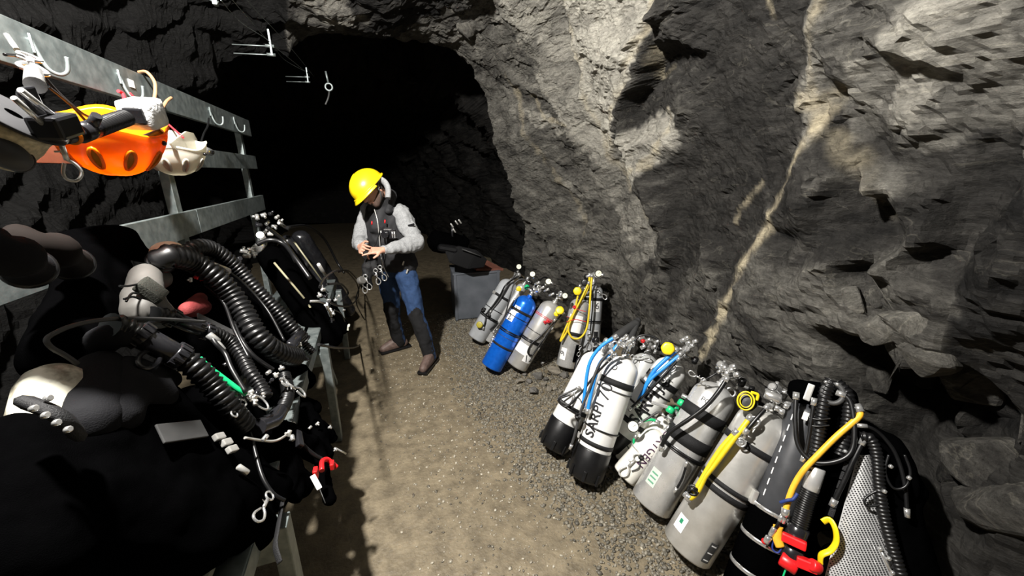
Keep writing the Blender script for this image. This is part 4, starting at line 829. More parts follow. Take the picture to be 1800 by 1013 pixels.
M = Matrix.Translation(tb.lerp(tc_, .45)) @ dz.to_track_quat('Z', 'Y').to_matrix().to_4x4()
mb = MB().box(M, .080, .078, .105, .014); mb.done('torch_head', wrapm, torch, smooth_all=True); MB().box(M @ Matrix.Translation((0, 0, .049)), .055, .054, .008, .003).done('lens_rim', palecase, torch)
MB().box(M @ Matrix.Translation((0, 0, -.05)), .045, .045, .02, .006).done('head_collar', blackplas, torch)
snp = thing('bolt_snap', at(108, 240, 'x', -.58), 'dark bolt snap dangling from the tail of the black ribbed torch', 'clip')
class K0: pass
kk = K0(); kk.o = snp; snap(kk, at(104, 243, 'x', -.58), Vector((.0, .06, -1)), Vector((.5, -.8, .2)), .085, mat=steel)
# cave reel with black frame
rc = at(2, 222, 'x', -.62); rn = (at(70, 190, 'x', -.52) - at(20, 240, 'x', -.62)); axr = (at(62, 182, 'x', -.60) - at(14, 232, 'x', -.60)).normalized(); tcv = (CAMP-rc).normalized(); axr = (axr - tcv*(axr.dot(tcv)-.22)).normalized()
reel = thing('cave_reel', rc, 'black framed cave reel wound with pale line, hung at far left', 'reel')
Mr = Matrix.Translation(rc) @ axr.to_track_quat('Z', 'Y').to_matrix().to_4x4()
MB().lathe([(.02, -.055), (.058, -.055), (.061, -.05), (.060, -.03), (.062, -.01), (.060, .01), (.062, .022), (.03, .024)], Mr, 36).done('line_spool', goldline, reel)
for z in (.026,): MB().lathe([(.012, z), (.070, z), (.073, z+.003), (.070, z+.006), (.012, z+.006)], Mr, 40, caps=False).done('spool_flange', nmat('smoky_plastic', (.035, .035, .037), .6, scale=12, spec=.2), reel)
fa, fb = at(36, 158, 'x', -.54), at(112, 218, 'x', -.54); fc, fd = at(24, 172, 'x', -.54), at(84, 226, 'x', -.54)
MB().cyl(fa, fb, .0052, seg=10).done('frame_rod', chrome, reel); MB().cyl(fc, fd, .0046, seg=10).done('frame_rod', chrome, reel)
mid = fb.lerp(fd, .5); e1 = (fb-fd).normalized(); e2 = (fb-fa).normalized(); e3 = e1.cross(e2).normalized(); e2 = e3.cross(e1)
Mf = Matrix((e1, e2, e3)).transposed().to_4x4()
MB().box(Matrix.Translation(mid) @ Mf, .07, .04, .045, .006).done('frame_block', blackplas, reel); MB().box(Matrix.Translation(mid.lerp(fa.lerp(fc, .5), .5) + (mid-CAMP).normalized()*.03) @ Mf, .03, .08, .010, .003).done('frame_plate', blackplas, reel)
MB().box(Matrix.Translation(at(66, 240, 'x', -.60)) @ Mf, .10, .03, .03, .006).done('handle', blackplas, reel)
MB().sphere(at(46, 168, 'x', -.56), .012).done('thumb_screw', blackplas, reel)
sn2 = thing('bolt_snap', at(58, 118, 'x', -.66), 'bright chrome snap hook holding the cave reel on the first hook', 'clip'); kk.o = sn2
snap(kk, at(52, 100, 'x', -.70), at(62, 152, 'x', -.6)-at(52, 100, 'x', -.70), Vector((.6, -.8, .1)), .13); MB().cyl(at(59, 125, 'x', -.63), at(62, 150, 'x', -.6), .013, .016, 14).done('snap_barrel', chrome, sn2); MB().cyl(at(12, 62, 'x', -.8), at(30, 88, 'x', -.76), .006, seg=8).done('snap_lever', chrome, sn2)
for i, (pp, lb) in enumerate(((((8, 96), (45, 100), (60, 112), (100, 160), (140, 196), (155, 205)), 'black bungee stretched from the first hook to the orange helmet'), (((85, 152), (110, 172), (128, 188), (150, 212)), 'short black bungee end with toggle beside the longer one'))):
    tube_thing('bungee_cord', [at(a, b, 'x', -.70) for a, b in pp], .0032, blackrub, lb, 'cord')
ct = thing('small_torch', at(340, 256, 'x', -.72), 'small torch with a bright chrome head hung right of the off white helmet', 'torch')
MB().cyl(at(344, 262, 'x', -.74), at(357, 264, 'x', -.74), .017, seg=16, bev=.003).done('torch_body', blackplas, ct); MB().cyl(at(356, 263, 'x', -.735), at(371, 268, 'x', -.735), .019, .016, 18, .004).done('torch_head', chrome, ct)
tube_thing('black_cord', [at(367, 208, 'x', RX+.05), at(365, 222, 'x', RX+.06), at(358, 236, 'x', RX+.08), at(352, 256, 'x', RX+.12)], .005, blackrub, 'black cord hanging from the third hook to the small chrome torch', 'cord')
# black rubber glove-boot at the frame edge
fold = lambda a, s, se: (lambda co, no: co + no*(a*vnoise(co, s, se, 3))[:, None])
bt = thing('rubber_boot', at(12, 275, 'x', -.62), 'smooth black rubber boot leg hanging at the far left edge', 'boot')
mb = MB(); mb.tube(smooth([at(-60, 235, 'x', -.66), at(-15, 255, 'x', -.62), at(20, 276, 'x', -.6), at(36, 284, 'x', -.6)], 5), .05, 20, rf=lambda t: .036-.018*t); mb.done('boot_leg', greyrub, bt); MB().torus(at(36, 284, 'x', -.6), at(36, 284, 'x', -.6)-at(20, 276, 'x', -.6), .018, .0035).done('cuff', blackrub, bt)
def sleeve(pts, r0, r1, label, mat, ringm):
    P = smooth(pts, 6); o = thing('drysuit_sleeve', P[0], label, 'sleeve'); mb = MB(); mb.tube(P, r0, 18, rf=lambda t: r0 + (r1-r0)*t + .006*math.sin(t*14)); mb.done('sleeve_tube', mat, o)
    d = (P[-1]-P[-3]).normalized(); MB().torus(P[-1], d, r1*1.02, .009, 26, 8).done('cuff_ring', blackrub, o); MB().lathe([(r1*.98, .0), (r1*1.06, .006), (r1*1.0, .016), (r1*.7, .018)], Matrix.Translation(P[-1]+d*.004) @ d.to_track_quat('Z', 'Y').to_matrix().to_4x4(), 28, caps=False).done('pale_ring', ringm, o)
sleeve([rig(-40, 430, .20), rig(0, 442, .22), rig(35, 456, .20), rig(50, 472, .15)], .038, .036, 'grey drysuit sleeve end with pale cuff ring, at the left edge', greyneo, palecase)
sleeve([rig(15, 425, .14), rig(70, 432, .17), rig(108, 445, .15), rig(126, 464, .09)], .036, .037, 'brownish black drysuit sleeve with pale cuff ring beside the grey one', nmat('brown_black_trilaminate', (.009, .0065, .0055), .85, scale=15, spec=.1), palecase)
ds = thing('drysuit', rig(190, 470, .05), 'black drysuit draped over the lower rail behind the grey canister', 'drysuit')
mb = MB()
for a, b, ra, rb in ((rig(130, 435, .0), rig(205, 425, .0), .055, .06), (rig(205, 428, .0), rig(258, 452, .0), .055, .025), (rig(140, 455, .0), rig(150, 560, .0), .075, .08), (rig(190, 450, .0), rig(178, 560, .0), .07, .07), (rig(150, 520, .0), rig(120, 620, .0), .08, .08)): mb.capsule(a, b, ra, rb)
remesh('drysuit_body', mb, blackcloth, ds, .012, 8, fold(.012, .12, 71))

# ------------------------------------------------------------------ rebreathers on the bench
def corr_hose(o, px, off, r, mat=blackrub, name='breathing_hose', pitch=.017, depth=.22):
    offs = off if isinstance(off, (list, tuple)) else [off]*len(px)
    P = smooth([rig(a, b, f) for (a, b), f in zip(px, offs)], 8); return MB().corr(P, r, pitch, depth).done(name, mat, o)
def nut(o, a, b, r):
    a, b = Vector(a), Vector(b); d = (b-a).normalized(); L = (b-a).length; M = Matrix.Translation(a) @ d.to_track_quat('Z', 'Y').to_matrix().to_4x4(); mb = MB().lathe([(r*.9, 0), (r, .003), (r, L-.003), (r*.9, L)], M, 24)
    for i in range(12): mb.box(M @ Matrix.Rotation(i*PI/6, 4, 'Z') @ Matrix.Translation((r, 0, L/2)), .006, r*.3, L*.86, .002)
    return mb.done('hose_nut', blackplas, o)
def wire(o, px, off, r=.005, mat=blackrub, name='hose', ends=False):
    offs = off if isinstance(off, (list, tuple)) else [off]*len(px); P = smooth([rig(a, b, f) for (a, b), f in zip(px, offs)], 6)
    c = MB().tube(P, r, 7).done(name, mat, o)
    return c
def bits(o, spots, off, s=.012, mats=(chrome,)):
    for i, (px, py) in enumerate(spots):
        p = rig(px, py, off); d = Vector((random.uniform(-1, 1), random.uniform(-1, 1), random.uniform(-.6, .6))).normalized()
        MB().cyl(p - d*s*1.1, p + d*s*1.1, s*.75, seg=10, bev=s*.15).cyl(p, p + d.orthogonal().normalized()*s*1.5, s*.45, seg=8).done('fitting', mats[i % len(mats)], o)
class KV: pass
kv = KV()
ra = thing('rebreather', (-.55, 1.15, .70), 'nearest rebreather on the bench, counterlung with lit top painted grey and thick corrugated hose', 'rebreather', 'rebreathers on the bench')
mb = MB()
for a, b, r1, r2 in ((rig(170, 740, .02), rig(250, 850, .0), .10, .13), (rig(260, 740, .02), rig(330, 850, .0), .10, .12), (rig(340, 720, .0), rig(420, 800, .0), .08, .09), (rig(150, 900, .0), rig(330, 930, .0), .12, .12), (rig(170, 720, .0), rig(380, 900, .0), .12, .11), (rig(95, 790, .02), rig(150, 900, -.02), .07, .1), (rig(40, 800, .0), rig(60, 960, .0), .08, .1), (rig(110, 775, .04), rig(170, 790, .05), .05, .07), (rig(400, 830, .0), rig(470, 870, .0), .08, .07), (rig(330, 930, .0), rig(450, 930, .0), .09, .06)): mb.capsule(a, b, r1, r2)
remesh('backpack_body', mb, blackcloth, ra, .012, 8, fold(.012, .1, 72))
mb = MB(); mb.capsule(rig(166, 665, .07), rig(158, 740, .08), .045, .055).capsule(rig(178, 650, .08), rig(165, 720, .08), .05, .055)
remesh('counterlung_fold', mb, greyneo, ra, .007, 14, fold(.006, .08, 73))
mb = MB(); mb.capsule(rig(215, 660, .09), rig(200, 730, .09), .05, .06).capsule(rig(215, 665, .09), rig(300, 668, .09), .055, .03).capsule(rig(215, 690, .09), rig(270, 700, .08), .06, .055)
remesh('counterlung', mb, greyneo, ra, .007, 14, fold(.006, .09, 74))  # grey stands for the light falling on top of a black bag
Mc = Matrix.Translation(rig(70, 780, .03)); ca, cb = rig(84, 735, .03), rig(101, 650, .05)
q = (cb-ca).to_track_quat('Z', 'Y').to_matrix().to_4x4(); Lc = (cb-ca).length
MB().lathe([(.055, -.1), (.058, 0), (.058, Lc-.05), (.05, Lc-.022), (.034, Lc-.006), (.0, Lc)], Matrix.Translation(ca) @ q, 28).done('gas_bottle', nmat('scuffed_cream_paint', (.60, .58, .48), .45, scale=22, col2=(.22, .20, .15), ramp=(.42, .56)), ra)
MB().tube(smooth([rig(48, 708, .15), rig(85, 722, .18), rig(115, 740, .18), rig(135, 762, .15)], 5), .012, 8, flat=1.8).done('bottle_strap', webbing, ra)
for s in ((55, 720), (75, 732), (95, 745), (115, 757), (80, 702)): MB().cyl(rig(*s, .19), rig(s[0]+9, s[1]-3, .20), .006, seg=8, bev=.002).done('bolt', chrome, ra)
MB().tube(smooth([rig(180, 600, .10), rig(200, 590, .14), rig(225, 588, .15)], 5), .033, 16, rf=lambda t: .036-.006*t).done('hose_cover', greyneo, ra)
corr_hose(ra, ((193, 572), (215, 576), (240, 588)), .16, .03)
nut(ra, rig(236, 583, .16), rig(256, 596, .16), .033); MB().cyl(rig(252, 594, .16), rig(316, 628, .16), .029, seg=24, bev=.003).done('mouthpiece_tube', blackplas, ra); nut(ra, rig(302, 620, .16), rig(322, 631, .16), .033)
MB().torus(rig(262, 632, .15), BN, .04, .006, 26, 8, .5).done('mouthpiece_ring', blackplas, ra)
corr_hose(ra, ((322, 630), (345, 648), (368, 672), (392, 700), (412, 728), (430, 748)), (.16, .16, .15, .14, .12, .1), .033)
corr_hose(ra, ((500, 660), (506, 690), (498, 716), (486, 728)), .1, .024, pitch=.012); MB().tube(smooth([rig(492, 722, .1), rig(482, 738, .1), rig(466, 746, .1), rig(452, 752, .1)], 5), .027, 18).done('elbow', blackplas, ra)
corr_hose(ra, ((268, 553), (285, 554), (300, 560)), .13, .024); nut(ra, rig(297, 556, .13), rig(310, 563, .13), .026); MB().cyl(rig(308, 562, .13), rig(362, 582, .13), .022, seg=20, bev=.003).done('mouthpiece_tube', blackplas, ra); nut(ra, rig(356, 580, .13), rig(368, 584, .13), .026)
corr_hose(ra, ((366, 583), (386, 590), (408, 604), (426, 628), (440, 655), (455, 675), (468, 700)), .12, .024, pitch=.014)
wire(ra, ((360, 566), (300, 562), (230, 560), (175, 563), (130, 572), (100, 584), (82, 597), (92, 612), (115, 625), (137, 640)), (.16, .17, .18, .18, .17, .16, .15, .14, .13, .12), .005, greyrub, 'cable')
wire(ra, ((350, 630), (365, 645), (385, 660), (405, 675), (420, 686), (432, 693)), .16, .008, greenplas, 'green_hose'); wire(ra, ((372, 592), (380, 605), (396, 622), (408, 650), (432, 690)), .17, .007); MB().cyl(rig(366, 588, .17), rig(384, 602, .17), .011, seg=12, bev=.002).cyl(rig(378, 598, .17), rig(394, 616, .17), .008, seg=10, bev=.002).done('chrome_coupling', chrome, ra)
bits(ra, ((432, 693), (440, 690), (447, 697), (452, 690), (437, 702), (447, 708), (460, 695), (416, 724), (472, 655), (484, 660), (495, 648), (478, 668), (466, 770), (508, 762), (514, 770), (398, 640)), .14, .009, (chrome, steel, chrome, blackplas))
kv.o = ra; snap(kv, rig(500, 672, .13), rig(545, 700, .12)-rig(500, 672, .13), BN, .115); MB().torus(rig(500, 672, .13), BN, .02, .003).done('d_ring', chrome, ra); MB().torus(rig(458, 708, .14), BN, .022, .0035, 22, 6, 1.4).done('d_ring', chrome, ra); snap(kv, rig(412, 728, .14), rig(430, 704, .14)-rig(412, 728, .14), BN, .08)
MB().box(Matrix.Translation(rig(322, 758, .135)) @ BN.to_track_quat('Z', 'Y').to_matrix().to_4x4() @ Matrix.Rotation(.9, 4, 'Z'), .05, .12, .006, .002).done('webbing_strap', nmat('grey_webbing', (.045, .045, .045), .7, scale=40), ra)
for s in ((385, 768), (398, 778), (408, 790)): MB().box(Matrix.Translation(rig(*s, .13)) @ BN.to_track_quat('Z', 'Y').to_matrix().to_4x4() @ Matrix.Rotation(-.6, 4, 'Z'), .03, .018, .014, .003).done('buckle', steel, ra)
MB().cyl(rig(418, 820, .12), rig(436, 832, .12), .008, seg=10, bev=.002).done('chrome_toggle', steel, ra)
wire(ra, ((440, 760), (450, 800), (462, 840), (480, 868), (500, 880)), .08, .006); wire(ra, ((500, 740), (530, 780), (552, 800), (575, 812)), .05, .008); wire(ra, ((430, 770), (480, 776), (505, 764)), .12, .004, steel, 'cable')
mb = MB(); mb.capsule(rig(430, 740, .0), rig(520, 850, -.02), .07, .06).capsule(rig(480, 760, .03), rig(570, 800, .0), .05, .04).capsule(rig(520, 700, -.02), rig(560, 780, .0), .05, .05).capsule(rig(500, 830, .0), rig(520, 870, .0), .05, .03).capsule(rig(540, 740, .0), rig(585, 770, .0), .035, .03).capsule(rig(560, 800, .02), rig(580, 880, .03), .028, .02); remesh('hose_bundle_cover', mb, blackcloth, ra, .01, 6, fold(.01, .06, 75))
MB().box(Matrix.Translation(rig(525, 772, .07)) @ BN.to_track_quat('Z', 'Y').to_matrix().to_4x4() @ Matrix.Rotation(.4, 4, 'Z'), .07, .026, .02, .005).done('handset', blackplas, ra)
bits(ra, ((545, 752), (558, 745), (580, 752), (515, 745), (590, 790)), .06, .007, (chrome, steel)); 
MB().cyl(rig(589, 788, .06), rig(608, 798, .06), .004, seg=8).done('pin', chrome, ra)
rd = thing('red_clip', rig(562, 825, .08), 'red plastic clip dangling off the front of the bench', 'clip')
MB().tube(smooth([rig(566, 828, .08), rig(566, 812, .08), rig(575, 808, .08), rig(584, 815, .08), rig(592, 822, .08)], 4), .009, 8).box(Matrix.Translation(rig(555, 832, .08)), .015, .03, .035, .004).box(Matrix.Translation(rig(584, 818, .085)), .014, .03, .026, .004).done('clip_body', redplas, rd)
wt = thing('white_tag', rig(556, 848, .09), 'small white plastic tag hanging on a thin cord under the red clip', 'tag')
ta_, tb_ = rig(549, 836, .09), rig(562, 860, .09); MB().box(Matrix.Translation(ta_.lerp(tb_, .5)) @ (tb_-ta_).to_track_quat('Z', 'X').to_matrix().to_4x4(), .006, .017, (tb_-ta_).length, .002).done('tag_plate', paper, wt); MB().tube([tb_, rig(572, 885, .09)], .0015, 6).done('tag_cord', greyrub, wt)
kb = thing('bolt_snap', rig(465, 890, .08), 'pinkish chrome bolt snap hanging low in front of the bench leg', 'clip'); kv.o = kb; snap(kv, rig(474, 872, .08), rig(452, 912, .08)-rig(474, 872, .08), BN, .10)
tube_thing('webbing_strap', [rig(497, 880, .05), rig(488, 930, .06), rig(484, 960, .06), rig(492, 990, .06)], .010, webbing, 'black webbing strap looped down over the near bench leg', 'strap', flat=.3)

rb = thing('rebreather', (-.6, 1.95, .70), 'middle rebreather on the bench with pale grey canister and two big corrugated hoses', 'rebreather', 'rebreathers on the bench')
mb = MB(); mb.capsule(rig(256, 486, .10), rig(252, 545, .10), .045, .055).capsule(rig(262, 478, .10), rig(280, 490, .09), .03, .04).capsule(rig(240, 520, .10), rig(280, 555, .09), .04, .045); remesh('canister', mb, palecase, rb, .009, 12)
Mp = Matrix.Translation(rig(266, 511, .155)) @ BN.to_track_quat('Z', 'Y').to_matrix().to_4x4() @ Matrix.Rotation(.15, 4, 'Z'); MB().box(Mp, .066, .072, .03, .008).done('mesh_pocket', nmat('dark_olive_mesh', (.03, .031, .024), .8, scale=60, bump=.4), rb)
wire(rb, ((210, 503), (225, 503), (242, 500)), .16, .003); wire(rb, ((222, 530), (232, 516), (244, 517)), .16, .003); wire(rb, ((218, 526), (234, 522), (246, 526)), .16, .003)
MB().sphere(rig(294, 441, .10), .050, (1.0, 1.15, .7), 24).done('white_cap', nmat('white_cap_plastic', (.78, .74, .58), .4), rb)
mb = MB()
for a, b, r1, r2 in ((rig(330, 470, -.02), rig(420, 560, -.02), .07, .1), (rig(330, 500, -.02), rig(480, 640, -.03), .09, .09), (rig(400, 480, -.06), rig(500, 580, -.05), .06, .08), (rig(300, 580, -.02), rig(400, 640, -.03), .07, .08), (rig(480, 640, -.03), rig(540, 670, -.03), .07, .05), (rig(470, 690, -.03), rig(545, 720, -.03), .05, .05)): mb.capsule(a, b, r1, r2)
remesh('backpack_body', mb, blackcloth, rb, .012, 8, fold(.012, .1, 76))
corr_hose(rb, ((282, 462), (292, 452), (312, 451), (340, 460), (372, 482), (402, 512), (425, 545), (445, 580), (470, 608), (500, 624), (522, 628)), (.14, .17, .18, .18, .18, .17, .16, .15, .14, .13, .12), .042, pitch=.02)
corr_hose(rb, ((325, 446), (345, 435), (368, 436), (392, 450), (420, 475), (450, 508), (485, 545), (512, 575), (535, 598)), (.1, .13, .14, .14, .13, .12, .11, .1, .09), .034, pitch=.018)
mb = MB(); mb.capsule(rig(330, 545, .07), rig(352, 525, .07), .03, .025).capsule(rig(335, 545, .07), rig(356, 540, .07), .03, .03); remesh('red_panel', mb, redcloth, rb, .007, 8)
wire(rb, ((335, 450), (360, 462), (385, 470), (400, 480)), .2, .007, greyrub); wire(rb, ((370, 510), (400, 540), (420, 590), (445, 625), (480, 650)), .12, .008); wire(rb, ((360, 500), (392, 530), (412, 580), (438, 630)), .14, .006); wire(rb, ((390, 470), (430, 500), (470, 545), (500, 600)), .13, .006)
MB().cyl(rig(372, 466, .19), rig(402, 478, .19), .014, seg=14, bev=.003).done('chrome_valve', steel, rb); bits(rb, ((335, 492), (345, 487), (355, 490), (365, 496), (392, 470)), .15, .007, (steel, redplas, redplas, chrome))
bits(rb, ((520, 595), (526, 605), (530, 618), (520, 612), (515, 628), (538, 632)), .13, .009, (chrome, steel, blackplas)); MB().cyl(rig(508, 612, .12), rig(528, 590, .12), .026, seg=18, bev=.004).done('hose_elbow', blackplas, rb)
corr_hose(rb, ((510, 576), (530, 600), (550, 620)), .07, .022, pitch=.012)
MB().box(Matrix.Translation(rig(398, 580, .11)) @ BN.to_track_quat('Z', 'Y').to_matrix().to_4x4() @ Matrix.Rotation(.5, 4, 'Z'), .03, .22, .006, .002).done('webbing_strap', greyrub, rb)

# far pair: twin black cased set
rcg = thing('rebreather', (-.5, 2.75, .70), 'farthest rebreather on the bench, two black cases with chrome valves on top', 'rebreather', 'rebreathers on the bench')
C = lambda px, py, x: at(px, py, 'x', x)
def cx(t0, x0=-.33, x1=-.75): return x0 + (x1-x0)*t0
mb = MB(); mb.capsule(C(478, 455, -.66), C(575, 590, -.36), .085, .10).capsule(C(500, 440, -.64), C(600, 575, -.34), .06, .07); o = remesh('left_case', mb, blackcloth, rcg, .01, 8, fold(.006, .1, 77))
mb = MB(); mb.capsule(C(530, 420, -.64), C(612, 545, -.36), .085, .08).capsule(C(505, 425, -.68), C(560, 500, -.5), .06, .07); remesh('right_case', mb, blackplas, rcg, .01, 8, fold(.006, .1, 78))
for a, b in (((482, 462), (535, 525)), ((517, 425), (565, 492)), ((535, 525), (545, 540))): MB().cyl(C(*a, -.56), C(*b, -.42), .006, seg=8).done('edge_strip', nmat('olive_edging', (.30, .28, .18), .4), rcg)
def cbits(spots, x, s=.014, mats=(chrome,)):
    for i, (px, py) in enumerate(spots):
        p = C(px, py, x); d = Vector((random.uniform(-1, 1), random.uniform(-1, 1), random.uniform(-.6, .6))).normalized()
        MB().cyl(p-d*s, p+d*s, s*.7, seg=10, bev=s*.15).cyl(p, p + d.orthogonal().normalized()*s*1.6, s*.45, seg=8).done('fitting', mats[i % len(mats)], rcg)
cbits(((452, 382), (463, 378), (476, 376), (487, 382), (470, 392), (482, 398), (455, 396), (493, 390), (465, 408), (440, 440), (452, 432), (434, 450), (428, 442), (446, 446), (420, 456), (475, 412)), -.66, .017, (chrome, chrome, blackplas, steel))
MB().cyl(C(457, 413, -.62), C(468, 425, -.62), .02, .012, 16).done('chrome_cone', chrome, rcg); MB().cyl(C(452, 437, -.64), C(462, 428, -.64), .026, seg=18, bev=.006).done('valve_knob', chrome, rcg)
MB().cyl(C(490, 392, -.6), C(506, 402, -.6), .012, seg=12, bev=.003).done('chrome_coupling', chrome, rcg)
for P in (((452, 430), (475, 422), (500, 430), (520, 455), (545, 490)), ((505, 400), (540, 398), (570, 420), (592, 460), (605, 480)), ((470, 400), (500, 425), (520, 460))): MB().tube(smooth([C(a, b, -.56+.06*i) for i, (a, b) in enumerate(P)], 6), .011, 8).done('hose', blackrub, rcg)
for P in (((562, 505), (572, 488), (592, 476), (612, 480), (628, 500), (630, 520), (618, 536), (596, 538), (578, 530)), ((595, 478), (615, 478), (632, 500), (626, 530), (638, 560), (641, 590), (630, 608), (600, 612), (560, 606)), ((575, 500), (600, 500), (612, 515), (600, 530))): MB().tube(smooth([C(a, b, -.25) for a, b in P], 6), .0065, 8).done('hose', blackrub, rcg)
cbits(((565, 502), (568, 510), (562, 520), (572, 522), (578, 528), (580, 545), (585, 552), (575, 538), (590, 528), (596, 520), (605, 545), (584, 562)), -.27, .011, (chrome, steel, chrome, blackplas))
MB().cyl(C(573, 535, -.26), C(582, 556, -.26), .008, seg=10).done('chrome_coupling', chrome, rcg); MB().tube(smooth([C(545, 530, -.3), C(560, 530, -.27), C(572, 534, -.26)], 5), .006, 8).done('chrome_pipe', chrome, rcg)
M = Matrix.Translation(C(612, 576, -.24)) @ Matrix.Rotation(.2, 4, 'Y'); MB().box(M, .012, .055, .026, .003).box(M @ Matrix.Translation((.004, .01, .012)), .012, .03, .012, .002).done('white_connector', nmat('ivory_plastic', (.72, .72, .62), .4), rcg)
MB().tube(smooth([C(588, 545, -.25), C(600, 552, -.24), C(606, 566, -.24)], 5), .004, 6).done('hose', blackrub, rcg)
MB().cyl(C(560, 465, -.38), C(575, 490, -.36), .012, seg=10).done('tube_end', steel, rcg)

# ------------------------------------------------------------------ cable run and eye bolts under the roof
cab = thing('cable_bracket', at(475, 75, 'y', 3.2), 'metal bracket with two pins carrying thin cables under the roof', 'bracket', 'cable brackets')
def bracket(o, c, s):
    c = Vector(c); MB().box(Matrix.Translation(c), .012*s, .02*s, .15*s, .002).done('bracket_stem', galv, o)
    for dz in (-.02, -.07): MB().cyl(c + Vector((.01, 0, dz*s)), c + Vector((-.22*s, .02, (dz-.005)*s)), .0035*s, seg=8).cyl(c + Vector((.02*s, 0, dz*s)), c + Vector((-.03*s, 0, dz*s)), .010*s, seg=8).done('pin', galv, o)
bracket(cab, at(475, 75, 'y', 3.2), 1.0)
cab2 = thing('cable_bracket', at(540, 132, 'y', 4.2), 'smaller metal cable bracket farther along the same cable run', 'bracket', 'cable brackets'); bracket(cab2, at(540, 132, 'y', 4.2), .8)
cab3 = thing('cable_bracket', at(377, 4, 'y', 2.4), 'metal cable clamp nearest the camera at the top edge', 'bracket', 'cable brackets'); MB().box(Matrix.Translation(at(378, 2, 'y', 2.4)), .02, .03, .035, .004).cyl(at(362, -6, 'y', 2.4), at(384, 6, 'y', 2.4), .008, seg=8).done('clamp', galv, cab3)
wires = ((((388, 0), (424, 40), (475, 74), (500, 105), (541, 128)), 'thin steel cable strung under the roof between the brackets, lowest of three'), (((405, -4), (450, 48), (478, 78), (520, 112), (545, 132)), 'thin steel cable strung under the roof, middle of three'), (((430, -4), (455, 24), (480, 50), (520, 95), (552, 135)), 'thin steel cable strung under the roof, highest of three'))
for pl, lb in wires: tube_thing('steel_cable', [at(a, b, 'y', yy) for (a, b), yy in zip(pl, (2.4, 2.8, 3.2, 3.7, 4.2))], .0014, galv, lb, 'cable')
eb = thing('eye_bolt', at(578, 150, 'y', 4.0), 'pale steel eye bolt hanging from the roof edge above the person', 'bolt')
p = at(578, 153, 'y', 4.0); MB().torus(p, Vector((-.1, -1, 0)), .028, .008).done('eye', galv, eb); MB().cyl(p + Vector((0, 0, .03)), p + Vector((-.01, 0, .12)), .008, seg=8).done('shank', galv, eb)
tube_thing('black_cord', [at(579, 160, 'y', 4.0), at(577, 172, 'y', 4.02), at(572, 184, 'y', 4.02)], .007, greyrub, 'short dark cord hanging from the eye bolt', 'cord')
# ------------------------------------------------------------------ rebreathers leaning at the right
r1 = place_tank('rebreather', (1308, 1040), (1428, 712), .074, 'black tube cased rebreather with yellow hose and red mouthpiece lever, at lower right', 'rebreather', 'rebreathers against the rock')
P1 = lambda px, py, o=.02: near(r1, px, py, o)
casem = nmat('satin_black_tube', (.045, .047, .052), .35, 0.0, scale=12, var=.4, spec=.6)
MB().lathe([(.066, 0), (.072, .01), (.072, r1.L-.05), (.066, r1.L-.03), (.05, r1.L), (0, r1.L)], r1.M, 36, caps=False).done('canister', casem, r1.o)
MB().lathe([(.073, .0), (.079, .004), (.079, .33), (.073, .334)], r1.M, 36, caps=False).done('neoprene_sleeve', blackcloth, r1.o)
for z in (.335, .215, .09): MB().lathe([(.0795, z), (.082, z+.002), (.082, z+.014), (.0795, z+.016)], r1.M, 36, caps=False).done('steel_band', chrome, r1.o)
for i in range(9): p = tk(r1, -38, .40+.045*i, .0735); MB().box(Matrix.Translation(p) @ r1.M.to_3x3().to_4x4(), .004, .004, .026, .001).done('seam_stitch', paper, r1.o)
MB().box(r1.M @ Matrix.Rotation(math.radians(-62), 4, 'Z') @ Matrix.Translation((0, -.083, .36)), .03, .02, .055, .005).done('latch', steel, r1.o)
mb = MB()
for a, b, q, s in ((P1(1410, 690, -.05), P1(1480, 700, -.06), .05, .055), (P1(1450, 720, -.08), P1(1440, 900, -.10), .07, .07), (P1(1475, 720, -.1), P1(1490, 800, -.12), .06, .05), (P1(1400, 930, -.08), P1(1440, 1030, -.08), .06, .07)): mb.capsule(a, b, q, s)
remesh('harness_body', mb, blackcloth, r1.o, .011, 8, fold(.01, .08, 81))
def chose(k, px, off, r, pitch=.014, depth=.2, name='breathing_hose'):
    return MB().corr(smooth([near(k, a, b, off) for a, b in px], 8), r, pitch, depth).done(name, blackrub, k.o)
chose(r1, ((1462, 668), (1452, 690), (1444, 730), (1436, 790), (1428, 830)), .03, .024); chose(r1, ((1470, 672), (1490, 695), (1492, 730), (1484, 775), (1476, 800)), .025, .022)
MB().cyl(P1(1437, 822, .03), P1(1424, 862, .03), .026, seg=26, bev=.003).done('steel_canister', alu, r1.o); chose(r1, ((1424, 862), (1416, 885), (1408, 915), (1402, 935)), .03, .028, .008, .12)
MB().cyl(P1(1405, 925, .03), P1(1396, 950, .03), .034, seg=26, bev=.004).done('mouthpiece_housing', blackplas, r1.o); MB().cyl(P1(1396, 962, .03), P1(1388, 985, .03), .034, seg=26, bev=.004).done('mouthpiece_housing', blackplas, r1.o)
def bar(a, b, wd, th, mat, name): 
    d = b-a; return MB().box(Matrix.Translation(a.lerp(b, .5)) @ Matrix((d.normalized(), r1.v.cross(d).normalized(), r1.v)).transposed().to_4x4(), d.length, wd, th, .006).done(name, mat, r1.o)
bar(P1(1374, 942, .07), P1(1418, 962, .07), .030, .03, redplas, 'red_lever'); MB().cyl(P1(1372, 980, .05), P1(1402, 1000, .05), .026, .026, 20, .004).done('red_ring', redplas, r1.o)
bar(P1(1400, 985, .06), P1(1438, 1000, .06), .034, .04, redplas, 'red_lever'); MB().cyl(P1(1425, 992, .08), P1(1440, 1000, .06), .020, seg=18, bev=.004).done('red_knob', redplas, r1.o)
